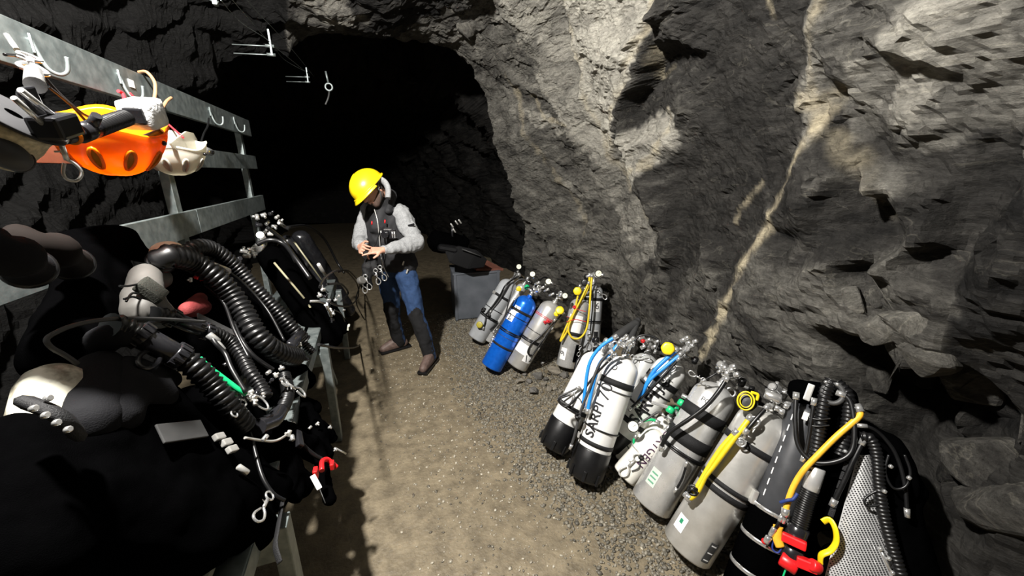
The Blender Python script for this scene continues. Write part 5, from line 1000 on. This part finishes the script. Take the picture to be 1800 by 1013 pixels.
MB().tube(smooth([P1(1446, 918, .05), P1(1458, 914, .05), P1(1468, 930, .06), P1(1470, 952, .06), P1(1460, 968, .06), P1(1444, 976, .06), P1(1442, 990, .05)], 6), .004, 10, flat=2.6).done('yellow_bail', yellowplas, r1.o)
MB().tube(smooth([P1(1368, 925, .05), P1(1366, 945, .05), P1(1372, 962, .05)], 5), .010, 10, flat=1.6).done('amber_strap', amberhose, r1.o)
hose(r1, [P1(1506, 712, .03), P1(1512, 728, .04), P1(1500, 742, .05), P1(1470, 768, .06), P1(1440, 798, .065), P1(1412, 828, .065), P1(1394, 858, .06), P1(1383, 890, .06), P1(1380, 908, .06)], .0105, amberhose, 'yellow_hose')
hose(r1, [P1(1400, 690, .04), P1(1398, 740, .05), P1(1404, 785, .055), P1(1430, 812, .06), P1(1468, 812, .06), P1(1496, 795, .055), P1(1502, 755, .05), P1(1494, 705, .045), P1(1470, 690, .04)], .0085)
hose(r1, [P1(1432, 700, .05), P1(1426, 740, .05), P1(1418, 790, .05), P1(1410, 812, .05)], .007); hose(r1, [P1(1376, 905, .06), P1(1366, 925, .06), P1(1352, 945, .05), P1(1346, 955, .04)], .006)
for a, b, q in (((1380, 903), (1376, 920), .009), ((1362, 928), (1354, 942), .009), ((1352, 944), (1346, 954), .011)): MB().cyl(P1(*a, .06), P1(*b, .055), q, seg=10, bev=.002).done('chrome_coupling', chrome, r1.o)
MB().sphere(P1(1344, 952, .05), .011).done('red_cap', redplas, r1.o); hose(r1, [P1(1372, 884, .07), P1(1384, 880, .08), P1(1394, 878, .075), P1(1402, 868, .07)], .006, nmat('navy_cord', (.01, .03, .16), .6), 'blue_tie', False)
hose(r1, [P1(1360, 945, .05), P1(1358, 965, .05), P1(1368, 972, .05), P1(1376, 960, .05)], .003, nmat('navy_wire', (.01, .03, .2), .5), 'blue_wire', False); hose(r1, [P1(1385, 992, .05), P1(1378, 1010, .05), P1(1372, 1030, .05)], .003, greenplas, 'green_wire', False)
MB().box(Matrix.Translation(P1(1422, 690, .04)) @ r1.M.to_3x3().to_4x4(), .022, .02, .065, .004).done('steel_clip', steel, r1.o); MB().box(Matrix.Translation(P1(1416, 732, .035)) @ r1.M.to_3x3().to_4x4(), .018, .01, .03, .002).done('cream_tag', creampaint, r1.o)
hose(r1, [P1(1420, 734, .05), P1(1440, 738, .055), P1(1460, 736, .05)], .003, ends=False, name='bungee'); hose(r1, [P1(1420, 748, .05), P1(1440, 750, .055), P1(1458, 748, .05)], .003, ends=False, name='bungee')
for q in ((1452, 672), (1460, 674), (1472, 676), (1402, 770), (1486, 794)): MB().sphere(P1(*q, .045), .007).done('chrome_stud', chrome, r1.o)
MB().torus(P1(1464, 692, .04), r1.v, .03, .009, 24, 8, 1.2).done('strap_ring', greyrub, r1.o)

N2 = (r1.v*1.0 + r1.x*.15).normalized(); c2_ = r1.B + r1.ax*.4 + r1.x*.20 + r1.v*.08
P2 = lambda px, py, o=0.0: onplane(px, py, c2_ + N2*o, N2)
r2 = thing('rebreather', P2(1500, 1040), 'rebreather with a perforated bright metal front plate, at far lower right', 'rebreather', 'rebreathers against the rock')
TL, TR, BL, BR = P2(1508, 800), P2(1529, 800), P2(1446, 1030), P2(1575, 1040)
def plate(u, v): 
    p = TL.lerp(TR, u).lerp(BL.lerp(BR, u), v); return p + N2*(.03*(1-(2*u-1)**2)*(0.4+.6*v))
rows = [[plate(i/12, j/24) for i in range(13)] for j in range(25)]
mb = MB(); mb.grid_faces([[p - N2*.004 for p in r] for r in rows], closed_u=False, caps=False); mb.grid_faces(rows, closed_u=False, caps=False); mb.done('perforated_plate', nmat('perforated_sheet', (.80, .80, .80), .30, .5, scale=10), r2, smooth_all=True)
mb = MB(); H_ = (BL-TL).length; px_ = .0085
for j in range(int(H_/(px_*.87))):
    v = (j+.5)*px_*.87/H_; wv = TL.lerp(BL, v); we = TR.lerp(BR, v); wd = (we-wv).length; n = int(wd/px_)
    for i in range(n):
        u = ((i+.5+.5*(j % 2))*px_)/max(wd, 1e-4)
        if u > .96: continue
        p = plate(u, v) + N2*.0007; a = (plate(min(u+.02, 1), v)-plate(u, v)).normalized(); b = N2.cross(a)
        vs = [mb.bm.verts.new(p + (a*math.cos(t) + b*math.sin(t))*.0029) for t in (0, PI/3, 2*PI/3, PI, 4*PI/3, 5*PI/3)]; mb.bm.faces.new(vs)
mb.done('perforation', ink, r2, recalc=False)['kind'] = 'stuff'
mb = MB()
for a, b, q, s in ((P2(1540, 790, -.10), P2(1590, 1000, -.10), .07, .10), (P2(1560, 780, -.08), P2(1590, 860, -.10), .05, .06), (P2(1480, 1000, -.10), P2(1560, 1040, -.10), .08, .09), (P2(1515, 760, -.08), P2(1560, 790, -.09), .05, .05)): mb.capsule(a, b, q, s)
remesh('case_body', mb, blackcloth, r2, .011, 8, fold(.008, .08, 82))
class K2: pass
k2 = K2(); k2.o = r2
def c2h(px, off, r, pitch=.012): return MB().corr(smooth([P2(a, b, off) for a, b in px], 8), r, pitch, .2).done('breathing_hose', blackrub, r2)
c2h(((1512, 768), (1530, 772), (1541, 800), (1545, 850), (1552, 900), (1568, 960), (1590, 1030)), .03, .019)
hose(k2, [P2(1520, 770, .03), P2(1500, 810, .035), P2(1482, 850, .03), P2(1462, 890, .02)], .008); hose(k2, [P2(1506, 748, .03), P2(1530, 752, .03), P2(1552, 768, .02), P2(1575, 800, .01), P2(1590, 850, .01), P2(1595, 910, .01)], .006)
hose(k2, [P2(1550, 860, .04), P2(1532, 868, .04), P2(1520, 878, .045), P2(1524, 890, .045), P2(1548, 888, .04)], .004, ends=False, name='cord_loop')
hose(k2, [P2(1562, 800, .03), P2(1556, 830, .03), P2(1570, 858, .03), P2(1592, 855, .03), P2(1600, 830, .03), P2(1590, 800, .03)], .004, ends=False, name='cord_loop')
for q in ((1545, 963), (1560, 980), (1552, 862), (1595, 838), (1563, 818), (1566, 1005)): MB().cyl(P2(*q, .05), P2(q[0]+6, q[1]+5, .05), .007, seg=8, bev=.002).done('fitting', chrome, r2)
MB().cyl(P2(1548, 966, .045), P2(1566, 1006, .045), .005, seg=8).done('chrome_rod', chrome, r2)
for i in range(7): MB().box(Matrix.Translation(P2(1492+i*-5, 805+i*16, .02)) @ r1.M.to_3x3().to_4x4(), .016, .014, .03, .003).done('webbing_keeper', webbing, r2)

# ------------------------------------------------------------------ loose stones, wall blocks
def rock_mesh(s, n=18, seed=0, flat=.6, name='rock'):
    rr = random.Random(seed); mb = MB()
    pts = []
    for i in range(n):
        v = Vector((rr.gauss(0, 1), rr.gauss(0, 1), rr.gauss(0, 1))).normalized(); v = Vector((max(-.75, min(.75, v.x)), max(-.7, min(.7, v.y)), max(-.72, min(.72, v.z)))); pts.append(Vector((v.x*s, v.y*s*.8, v.z*s*flat)))
    mb.hull(pts); bmesh.ops.bevel(mb.bm, geom=list(mb.bm.edges), offset=s*.05, segments=1, affect='EDGES'); return mb
SG = 'loose stones at the foot of the rock wall'
stones = [((975, 655), .085, .35, 'tan flat slab of stone, largest of the loose stones right of silver 12 cylinder', stonet, 31), ((944, 664), .062, .7, 'dark angular stone touching the base of the silver 12 cylinder', stonem, 2), ((939, 690), .060, .55, 'dark wedge shaped stone lowest of the pile, nearest the gravel', stonem, 3), ((992, 662), .045, .7, 'dark stone tucked at the right end of the tan slab', stonem, 4), ((915, 672), .045, .5, 'brown grey stone left of the pile below the silver 12 cylinder', stonet, 5),
 ((905, 662), .035, .5, 'thin brownish stone directly under the base of the silver 12 cylinder', stonet, 6), ((955, 678), .032, .7, 'small brown stone wedged between the dark angular stone and the tan slab', stonet, 7), ((965, 686), .04, .4, 'flat brown stone in front of the tan slab, right of the dark wedge', stonet, 8), ((930, 672), .03, .7, 'small dark stone between the silver 12 cylinder and the dark wedge stone', stonem, 9), ((985, 690), .028, .5, 'small brown stone at the right front end of the stone pile', stonet, 10), ((905, 685), .03, .5, 'small brown stone at the left front end of the stone pile', stonet, 11), ((960, 668), .03, .7, 'small dark stone leaning on the left edge of the tan slab', stonem, 12), ((975, 684), .03, .5, 'small brown stone touching the front edge of the tan slab', stonet, 13), ((922, 660), .026, .6, 'smallest dark stone, close to the base of the silver 12 cylinder', stonem, 14)]
for (px, py), s, fl, lb, m, sd in stones:
    p = at(px, py, 'z', .0); o = rock_mesh(s, 20, sd, fl).done('stone', m); o.location = (p.x, p.y, s*fl*.55); o.rotation_euler = (random.uniform(-.25, .25), random.uniform(-.25, .25), sd*1.3)
    tag(o, lb, 'stone', SG)
WR = shells['wall_right']
blocks = [(1640, 588, .12, .8), (1606, 640, .10, .7), (1560, 548, .08, .6), (1530, 545, .07, .6), (953, 456, .10, .8), (980, 478, .09, .8), (1010, 470, .07, .7), (1120, 470, .12, .6), (1098, 500, .09, .5), (1145, 505, .10, .5), (1180, 490, .11, .6), (1590, 700, .12, .5), (1540, 695, .10, .4), (1500, 690, .10, .4), (1660, 700, .13, .6), (1630, 740, .12, .5), (1700, 720, .14, .6), (1720, 850, .16, .6), (1690, 930, .14, .6), (1760, 930, .16, .6), (1740, 770, .13, .6), (1660, 870, .12, .5), (1420, 690, .10, .4), (800, 110, .14, .8), (765, 135, .13, .8), (735, 120, .12, .7), (780, 70, .13, .8), (690, 130, .14, .7), (1060, 470, .09, .5), (1650, 640, .11, .6), (1580, 590, .09, .6)]
for i, (px, py, s, fl) in enumerate(blocks):
    p, n, tn = wall_pt(px, py, .08); o = rock_mesh(s, 22, 100+i, fl).done('rock_block', rockm, None)
    o.location = p - n*s*fl*.38; o.rotation_euler = (n.to_track_quat('Z', 'Y').to_matrix() @ Matrix.Rotation(i*1.7, 3, 'Z') @ Matrix.Rotation(random.uniform(-.3, .3), 3, 'X')).to_euler()
    a = o.data.attributes.new('tone', 'FLOAT', 'POINT'); a.data.foreach_set('value', np.full(len(o.data.vertices), tn + random.uniform(.0, .14), dtype=np.float32)); o.parent = WR

# ------------------------------------------------------------------ steel box with board and fins behind the cylinders
bl, br = at(805, 565, 'z', 0), at(893, 470, 'y', 4.02)
ang = math.atan2(-.10, 1); bx = thing('steel_box', (bl.x+.26, bl.y+.22, 0), 'blue grey steel box standing against the rock behind the cylinders', 'box', None, Matrix.Rotation(ang, 3, 'Z').to_quaternion())
Mb = wmat(bx); MB().box(Mb @ Matrix.Translation((0, 0, .27)), .52, .42, .53, .01).done('box_body', boxm, bx); MB().box(Mb @ Matrix.Translation((0, 0, .545)), .54, .44, .02, .004).done('box_lid', boxm, bx)
for x in (-.245, .245): MB().box(Mb @ Matrix.Translation((x, -.205, .27)), .03, .03, .54, .003).done('corner_strip', boxm, bx)
o = MB().box(Mb @ Matrix.Translation((.10, .03, .575)) @ Matrix.Rotation(.12, 4, 'Y') @ Matrix.Rotation(.25, 4, 'Z'), .34, .46, .025, .004).done('board', rustboard); tag(o, 'reddish brown board lying on the steel box lid', 'board')
fn = thing('swim_fin', Mb @ Vector((-.1, -.1, .60)), 'black rubber swim fin lying across the edge of the steel box', 'fin')
Q = [at(782, 440, 'y', 4.0), at(806, 432, 'y', 3.95), at(838, 440, 'y', 3.9), at(856, 456, 'y', 3.88), at(850, 470, 'y', 3.88), at(822, 473, 'y', 3.9), at(790, 462, 'y', 3.95)]
mb = MB(); mb.hull([p + Vector((0, d, 0)) for p in Q for d in (-.012, .012)]); bmesh.ops.bevel(mb.bm, geom=list(mb.bm.edges), offset=.006, segments=2, affect='EDGES'); mb.done('fin_blade', mattblack, fn)
MB().capsule(at(800, 440, 'y', 3.98), at(776, 436, 'y', 4.05), .05, .045).done('foot_pocket', mattblack, fn); MB().cyl(at(812, 438, 'y', 3.88), at(844, 450, 'y', 3.84), .006, seg=8).done('blade_rib', greyrub, fn)
dk = thing('dive_bag', Mb @ Vector((-.25, .05, .58)), 'black bag with metal fittings heaped on the left end of the steel box', 'bag')
mb = MB(); mb.capsule(at(770, 425, 'y', 4.2), at(810, 428, 'y', 4.25), .12, .1); remesh('bag_body', mb, blackcloth, dk, .012, 6, fold(.012, .1, 85))
for q in ((792, 393), (800, 388), (796, 402), (806, 386)): MB().cyl(at(*q, 'y', 4.15), at(q[0]+5, q[1]+7, 'y', 4.15), .009, seg=8, bev=.002).done('fitting', steel, dk)
MB().cyl(at(794, 396, 'y', 4.16), at(796, 425, 'y', 4.16), .012, seg=8).done('fitting_stem', blackplas, dk)

# ------------------------------------------------------------------ the person
V = Vector
pe = thing('person', (.18, 3.32, 0), 'person in yellow hard hat, black vest, grey sleeves and blue trousers, looking down', 'person')
def ball_hull(mb, balls):
    t = bmesh.new()
    for p, r in balls: bmesh.ops.create_icosphere(t, subdivisions=2, radius=r, matrix=Matrix.Translation(p))
    pts = [v.co.copy() for v in t.verts]; t.free(); return mb.hull(pts)
shL, shR = V((.205, 3.235, 1.325)), V((-.03, 3.425, 1.325)); elL, elR = V((.305, 3.11, 1.085)), V((-.118, 3.36, 1.09)); wrL, wrR = V((.045, 2.955, 1.078)), V((-.112, 3.10, 1.085))
hpL, hpR = V((.20, 3.24, .86)), V((.075, 3.37, .86)); knL, knR = V((.272, 3.16, .455)), V((.075, 3.44, .44)); anL, anR = V((.352, 3.13, .09)), V((.118, 3.55, .09))
nk = V((.085, 3.27, 1.405)); Hc = V((.004, 3.20, 1.502))
u = V((-.60, -.06, .66)).normalized(); f = V((-.46, -.58, -.62)); f = (f-u*f.dot(u)).normalized(); l = f.cross(u); HM = Matrix((l, f, u)).transposed().to_4x4(); HM.translation = Hc
hp = lambda x, y, z: HM @ V((x, y, z))
mb = MB()
mb.sphere(hp(0, -.012, .03), 1.0, (.076, .096, .098), 20, HM.to_3x3().to_4x4()); ball_hull(mb, [(hp(0, .045, -.01), .06), (hp(0, .055, -.085), .026), (hp(.045, .0, -.05), .03), (hp(-.045, .0, -.05), .03)])
mb.capsule(hp(0, .097, .012), hp(0, .112, -.022), .009, .014); mb.capsule(hp(-.035, .088, .03), hp(.035, .088, .03), .012, .012); mb.capsule(hp(-.018, .09, -.053), hp(.018, .09, -.053), .008, .008); mb.capsule(hp(-.016, .086, -.066), hp(.016, .086, -.066), .008, .008)
for s in (-1, 1): mb.capsule(hp(.078*s, -.012, .012), hp(.076*s, -.006, -.022), .014, .010)
mb.capsule(nk, hp(0, -.03, -.04), .058, .055); ball_hull(mb, [(shL.lerp(shR, .12), .05), (shL.lerp(shR, .88), .05), (nk - V((0, 0, .05)), .06), (hpL.lerp(hpR, .5) + V((0, 0, .2)), .09)]); ball_hull(mb, [(hpL, .075), (hpR, .075), (hpL.lerp(hpR, .5)+V((0, 0, .2)), .095)])
for a, b, c in ((shL, elL, wrL), (shR, elR, wrR)): mb.capsule(a, b, .046, .036); mb.capsule(b, c, .036, .026)
for a, b, c in ((hpL, knL, anL), (hpR, knR, anR)): mb.capsule(a, b, .07, .048); mb.capsule(b, c, .046, .036)
def hand(mb, wr, fwd, pn, side, curl):
    """palm and five separate bent fingers; fwd along the palm, pn the way the palm faces, side = thumb side"""
    fwd = V(fwd).normalized(); pn = V(pn); pn = (pn-fwd*pn.dot(fwd)).normalized(); sd = V(side); sd = (sd-fwd*sd.dot(fwd)-pn*sd.dot(pn)).normalized()
    ball_hull(mb, [(wr, .022), (wr+fwd*.075+sd*.03, .0125), (wr+fwd*.07-sd*.032, .0125), (wr+fwd*.03+sd*.028, .014), (wr+fwd*.03-sd*.022, .014)])
    for i, (o, L, cu) in enumerate(((.032, .072, curl[0]), (.0105, .08, curl[1]), (-.0115, .074, curl[2]), (-.0335, .058, curl[3]))):
        p = wr + fwd*(.077-.002*i*i*.5) + sd*o; d = fwd.copy(); a = 0
        for j, (fr, r) in enumerate(((.45, .0088), (.32, .0080), (.23, .0072))):
            a += cu*(.8 if j == 0 else 1); dd = (fwd*math.cos(a) + pn*math.sin(a) + sd*(o*.9)).normalized(); q = p + dd*L*fr; mb.capsule(p, q, r, r*.94); p = q
    p = wr + fwd*.028 + sd*.03; d1 = (fwd*.6 + sd*.75 + pn*.25).normalized(); q = p + d1*.034; mb.capsule(p, q, .0115, .0098); d2 = (fwd*.9 + sd*.2 + pn*.5).normalized(); mb.capsule(q, q + d2*.03, .0095, .008)
hand(mb, wrL, V((-.93, -.1, .02)), V((-.05, .35, -.9)), V((-.1, -.45, .8)), (.12, .75, .9, 1.0)); hand(mb, wrR, V((.12, -.95, .02)), V((.85, .1, -.4)), V((.2, .1, .9)), (.7, .85, .9, .95))
body_o = remesh('body', mb, skin, pe, .0042, 2, None, .45)
bd = MB(); ball_hull(bd, [(hp(0, .062, -.092), .03), (hp(.048, .012, -.06), .034), (hp(-.048, .012, -.06), .034), (hp(0, .07, -.07), .026)]); remesh('beard', bd, nmat('stubble', (.10, .06, .045), .8, scale=150, var=.4), pe, .006, 2)
hr = MB(); hr.sphere(hp(0, -.026, .034), 1.0, (.084, .095, .098), 20, HM.to_3x3().to_4x4()); hr.capsule(hp(.07, -.03, .0), hp(.066, -.03, -.04), .02, .012); hr.capsule(hp(-.07, -.03, .0), hp(-.066, -.03, -.04), .02, .012); remesh('hair', hr, hairm, pe, .007, 2)
for s in (-1, 1): MB().sphere(hp(.031*s, .086, .008), .010, seg=10).done('eye', ink, pe)
# hard hat
HH = HM @ Matrix.Translation((0, .0, .035)); A_, B_ = .122, .146
hel = MB(); rings = []
for t in np.linspace(0, PI/2*.99, 16):
    ring = []
    for k in range(48):
        a = 2*PI*k/48; x, y = math.cos(a), math.sin(a); rdg = 1 + .03*math.exp(-(x/.22)**2)*(y > -.99)*math.sin(t*1.0+.3) if t > .15 else 1
        ring.append(HH @ V((A_*x*math.cos(t)*rdg, B_*y*math.cos(t)*rdg, .122*math.sin(t)*rdg)))
    rings.append(ring)
low = [HH @ V((A_*1.03*math.cos(2*PI*k/48), B_*1.03*math.sin(2*PI*k/48), -.018)) for k in range(48)]; inn = [HH @ V((A_*.96*math.cos(2*PI*k/48), B_*.96*math.sin(2*PI*k/48), -.016)) for k in range(48)]; inn2 = [HH @ V((A_*.5*math.cos(2*PI*k/48), B_*.5*math.sin(2*PI*k/48), .09)) for k in range(48)]
hel.grid_faces([inn2, inn, low] + rings, caps=True); ho = hel.done('hard_hat_shell', yelhel, pe)
bm_ = MB(); rr_ = []
for j, (e, dz, th) in enumerate(((1.0, -.004, 0), (1.10, -.012, 0), (1.26, -.03, 0), (1.27, -.036, 0), (1.1, -.022, 0), (1.0, -.016, 0))):
    rr_.append([HH @ V((A_*(1+(e-1)*.55)*math.cos(a), B_*(1+(e-1)*max(0, math.sin(a)))*math.sin(a), dz)) for a in np.linspace(.25, PI-.25, 22)])
bm_.grid_faces(rr_, closed_u=False, caps=False); bm_.done('visor', yelhel, ho)
MB().tube([HH @ V((A_*1.045*math.cos(a), B_*1.045*math.sin(a), -.012)) for a in np.linspace(0, 2*PI, 41)[:-1]], .008, 8, closed=True).done('rain_gutter', yelhel, ho)
for s in (-1, 1): MB().tube(smooth([HH @ V((.115*s, -.02, -.02)), hp(.084*s, .0, -.01), hp(.07*s, .03, -.07), hp(0, .06, -.115)], 5), .005, 6, flat=1.8).done('chin_strap', greyrub, ho)
# clothes
cl = lambda a, s, se: fold(a, s, se)
tr = MB(); ball_hull(tr, [(hpL + V((.0, 0, .02)), .10), (hpR + V((0, 0, .02)), .10), (hpL.lerp(hpR, .5)+V((0, 0, .1)), .11)])
for a, b, c in ((hpL, knL, anL), (hpR, knR, anR)): tr.capsule(a, b, .098, .072); tr.capsule(b, c + V((0, 0, -.02)), .072, .058)
to = remesh('trousers', tr, [denim, blacktr], pe, .009, 5, cl(.009, .09, 86))
for poly in to.data.polygons:
    w_ = wmat(pe) @ poly.center; nn = poly.normal
    if w_.z < .50 + .05*math.sin(w_.x*30) and not (nn.x > .75): poly.material_index = 1
vs = MB(); ball_hull(vs, [(shL.lerp(shR, .16) + V((0, 0, -.02)), .085), (shR.lerp(shL, .16) + V((0, 0, -.02)), .085), (V((.06, 3.26, 1.12)), .125), (V((.19, 3.28, 1.10)), .10), (V((.06, 3.38, 1.10)), .10)]); ball_hull(vs, [(V((.06, 3.26, 1.12)), .12), (V((.19, 3.28, 1.10)), .10), (V((.05, 3.38, 1.10)), .10), (hpL + V((0, 0, .04)), .112), (hpR + V((0, 0, .04)), .112)]); vs.capsule(shL.lerp(shR, .3), nk + V((-.03, -.02, .0)), .085, .07)
vs.capsule(shL.lerp(shR, .7), nk + V((-.03, -.02, .0)), .085, .07); ball_hull(vs, [(nk + V((-.015, -.035, -.06)), .055), (shL.lerp(shR, .3), .07), (shL.lerp(shR, .7), .07), (V((.02, 3.19, 1.22)), .07)]); remesh('vest', vs, vestm, pe, .009, 5, cl(.010, .1, 87))
for nm_, a, b, c in (('sleeve', shL, elL, wrL), ('sleeve', shR, elR, wrR)):
    sl = MB(); sl.capsule(a + V((0, 0, -.01)), b, .078, .066); sl.capsule(b, b.lerp(c, .86), .066, .046); d = (c-b).normalized(); sl.cyl(b.lerp(c, .80), b.lerp(c, 1.0), .044, .036, 20); remesh(nm_, sl, fleece, pe, .008, 4, cl(.012, .07, 88))
hd = MB(); arc = [nk + V((.075, .0, .03)), nk + V((.07, .06, .06)), nk + V((.02, .09, .07)), nk + V((-.05, .06, .05)), nk + V((-.09, -.02, .0))]
hd.tube(smooth(arc, 6), .035, 14); hd.capsule(nk + V((.07, .02, .02)), nk + V((.03, -.09, -.06)), .03, .03); remesh('hood', hd, vestm, pe, .008, 4, cl(.006, .06, 89))
hl = MB(); Hf = [hp(-.085, -.06, .02), hp(-.105, -.06, -.03), hp(-.112, -.03, -.075), hp(-.098, .02, -.115)]; hl.tube(smooth(Hf, 6), .02, 12, flat=1.5); hl.done('hood_lining', fleece, pe)
fw = V((-.62, -.78, 0)); ch = V((.05, 3.15, 1.15))
MB().tube(smooth([nk + fw*.115 + V((0, 0, -.05)), ch + fw*.02 + V((-.01, 0, .12)), ch + fw*.035, V((.03, 3.12, .95)), V((.07, 3.15, .82))], 6), .004, 6).done('zip', steel, pe)
for o_, z_ in ((V((.06, 0, .13)), 0), (V((-.035, .03, .12)), 0)): MB().cyl(ch + fw*.045 + o_, ch + fw*.05 + o_ + V((0, 0, -.025)), .005, seg=8).done('red_toggle', redplas, pe)
MB().box(Matrix.Translation((.272, 3.098, 1.235)) @ Matrix.Rotation(-.6, 4, 'Z') @ Matrix.Rotation(-.25, 4, 'Y'), .055, .012, .016, .003).done('sleeve_badge', greyneo, pe)
for x_, z_ in ((.19, .93), (.215, .86)): MB().box(Matrix.Translation((x_, 3.13, z_)) @ Matrix.Rotation(.4, 4, 'Y'), .012, .012, .035, .002).done('pocket_zip', steel, pe)
for an, toe, nm_ in ((anL, V((-.50, -.86, 0)), 'shoe'), (anR, V((-.95, -.30, 0)), 'shoe')):
    sh_ = MB(); h0 = V((an.x, an.y, .055)) - toe*.04; ball_hull(sh_, [(h0, .045), (h0 + toe*.10 + V((0, 0, .0)), .046), (h0 + toe*.20 + V((0, 0, -.016)), .036), (V((an.x, an.y, .10)), .045)]); so = remesh(nm_, sh_, shoem, pe, .006, 4, lambda co, no: np.concatenate([co[:, :2], np.maximum(co[:, 2:], -.0)], 1))
    sd = V((-toe.y, toe.x, 0)); Ms = Matrix((toe, sd, V((0, 0, 1)))).transposed().to_4x4(); Ms.translation = h0 + toe*.085; Ms.translation.z = .012; MB().box(Ms, .30, .088, .022, .009).done('sole', blackrub, so)
    for i in range(4): q = h0 + toe*(.075+.022*i) + V((0, 0, .046-.006*i)); MB().tube([q - sd*.03, q + V((0, 0, .008)), q + sd*.03], .004, 6).done('lace', paper, so)
cm = thing('camera', ch + fw*.09 + V((.03, 0, -.06)), 'black compact camera slung on the person\'s chest', 'camera'); Mcm = Matrix.Translation(at(685, 411, 'y', 3.04)) @ Matrix((V((.78, -.62, 0)), V((.62, .78, 0)), V((0, 0, 1)))).transposed().to_4x4()
MB().box(Mcm, .10, .05, .07, .008).done('camera_body', blackplas, cm); MB().cyl(Mcm @ V((-.01, -.025, 0)), Mcm @ V((-.01, -.06, 0)), .028, seg=20, bev=.003).done('lens', blackplas, cm); MB().box(Mcm @ Matrix.Translation((0, -.018, .034)), .06, .02, .008, .002).done('top_plate', chrome, cm)
for x in (.04, .058, -.06): MB().cyl(Mcm @ V((x, -.022, -.025)), Mcm @ V((x, -.022, .025)), .006, seg=8).done('strap_ring', chrome, cm)
hs = thing('harness', at(648, 480, 'y', 2.98), 'black webbing harness with chrome snaps held in the person\'s hands', 'harness'); kv.o = hs
hm = MB(); hm.capsule(at(645, 447, 'y', 2.985), at(645, 500, 'y', 3.0), .03, .045); hm.capsule(at(652, 450, 'y', 2.99), at(662, 478, 'y', 3.0), .025, .035); remesh('webbing_bundle', hm, webbing, hs, .008, 4, fold(.012, .05, 90))
for a, b in (((634, 492), (645, 520)), ((668, 470), (676, 490)), ((642, 486), (652, 512)), ((660, 476), (664, 492))): snap(kv, at(*a, 'y', 2.93), at(*b, 'y', 2.93)-at(*a, 'y', 2.93), V((-.3, -1, .2)), .11)
MB().cyl(at(632, 495, 'y', 2.93), at(638, 492, 'y', 2.91), .03, seg=18, bev=.004).done('pale_disc', palecase, hs)
for a, b, c in (((668, 400), (664, 420), (655, 438)),): MB().tube(smooth([at(*q, 'y', 2.99) for q in (a, b, c)], 5), .004, 6).done('cord', blackrub, hs)
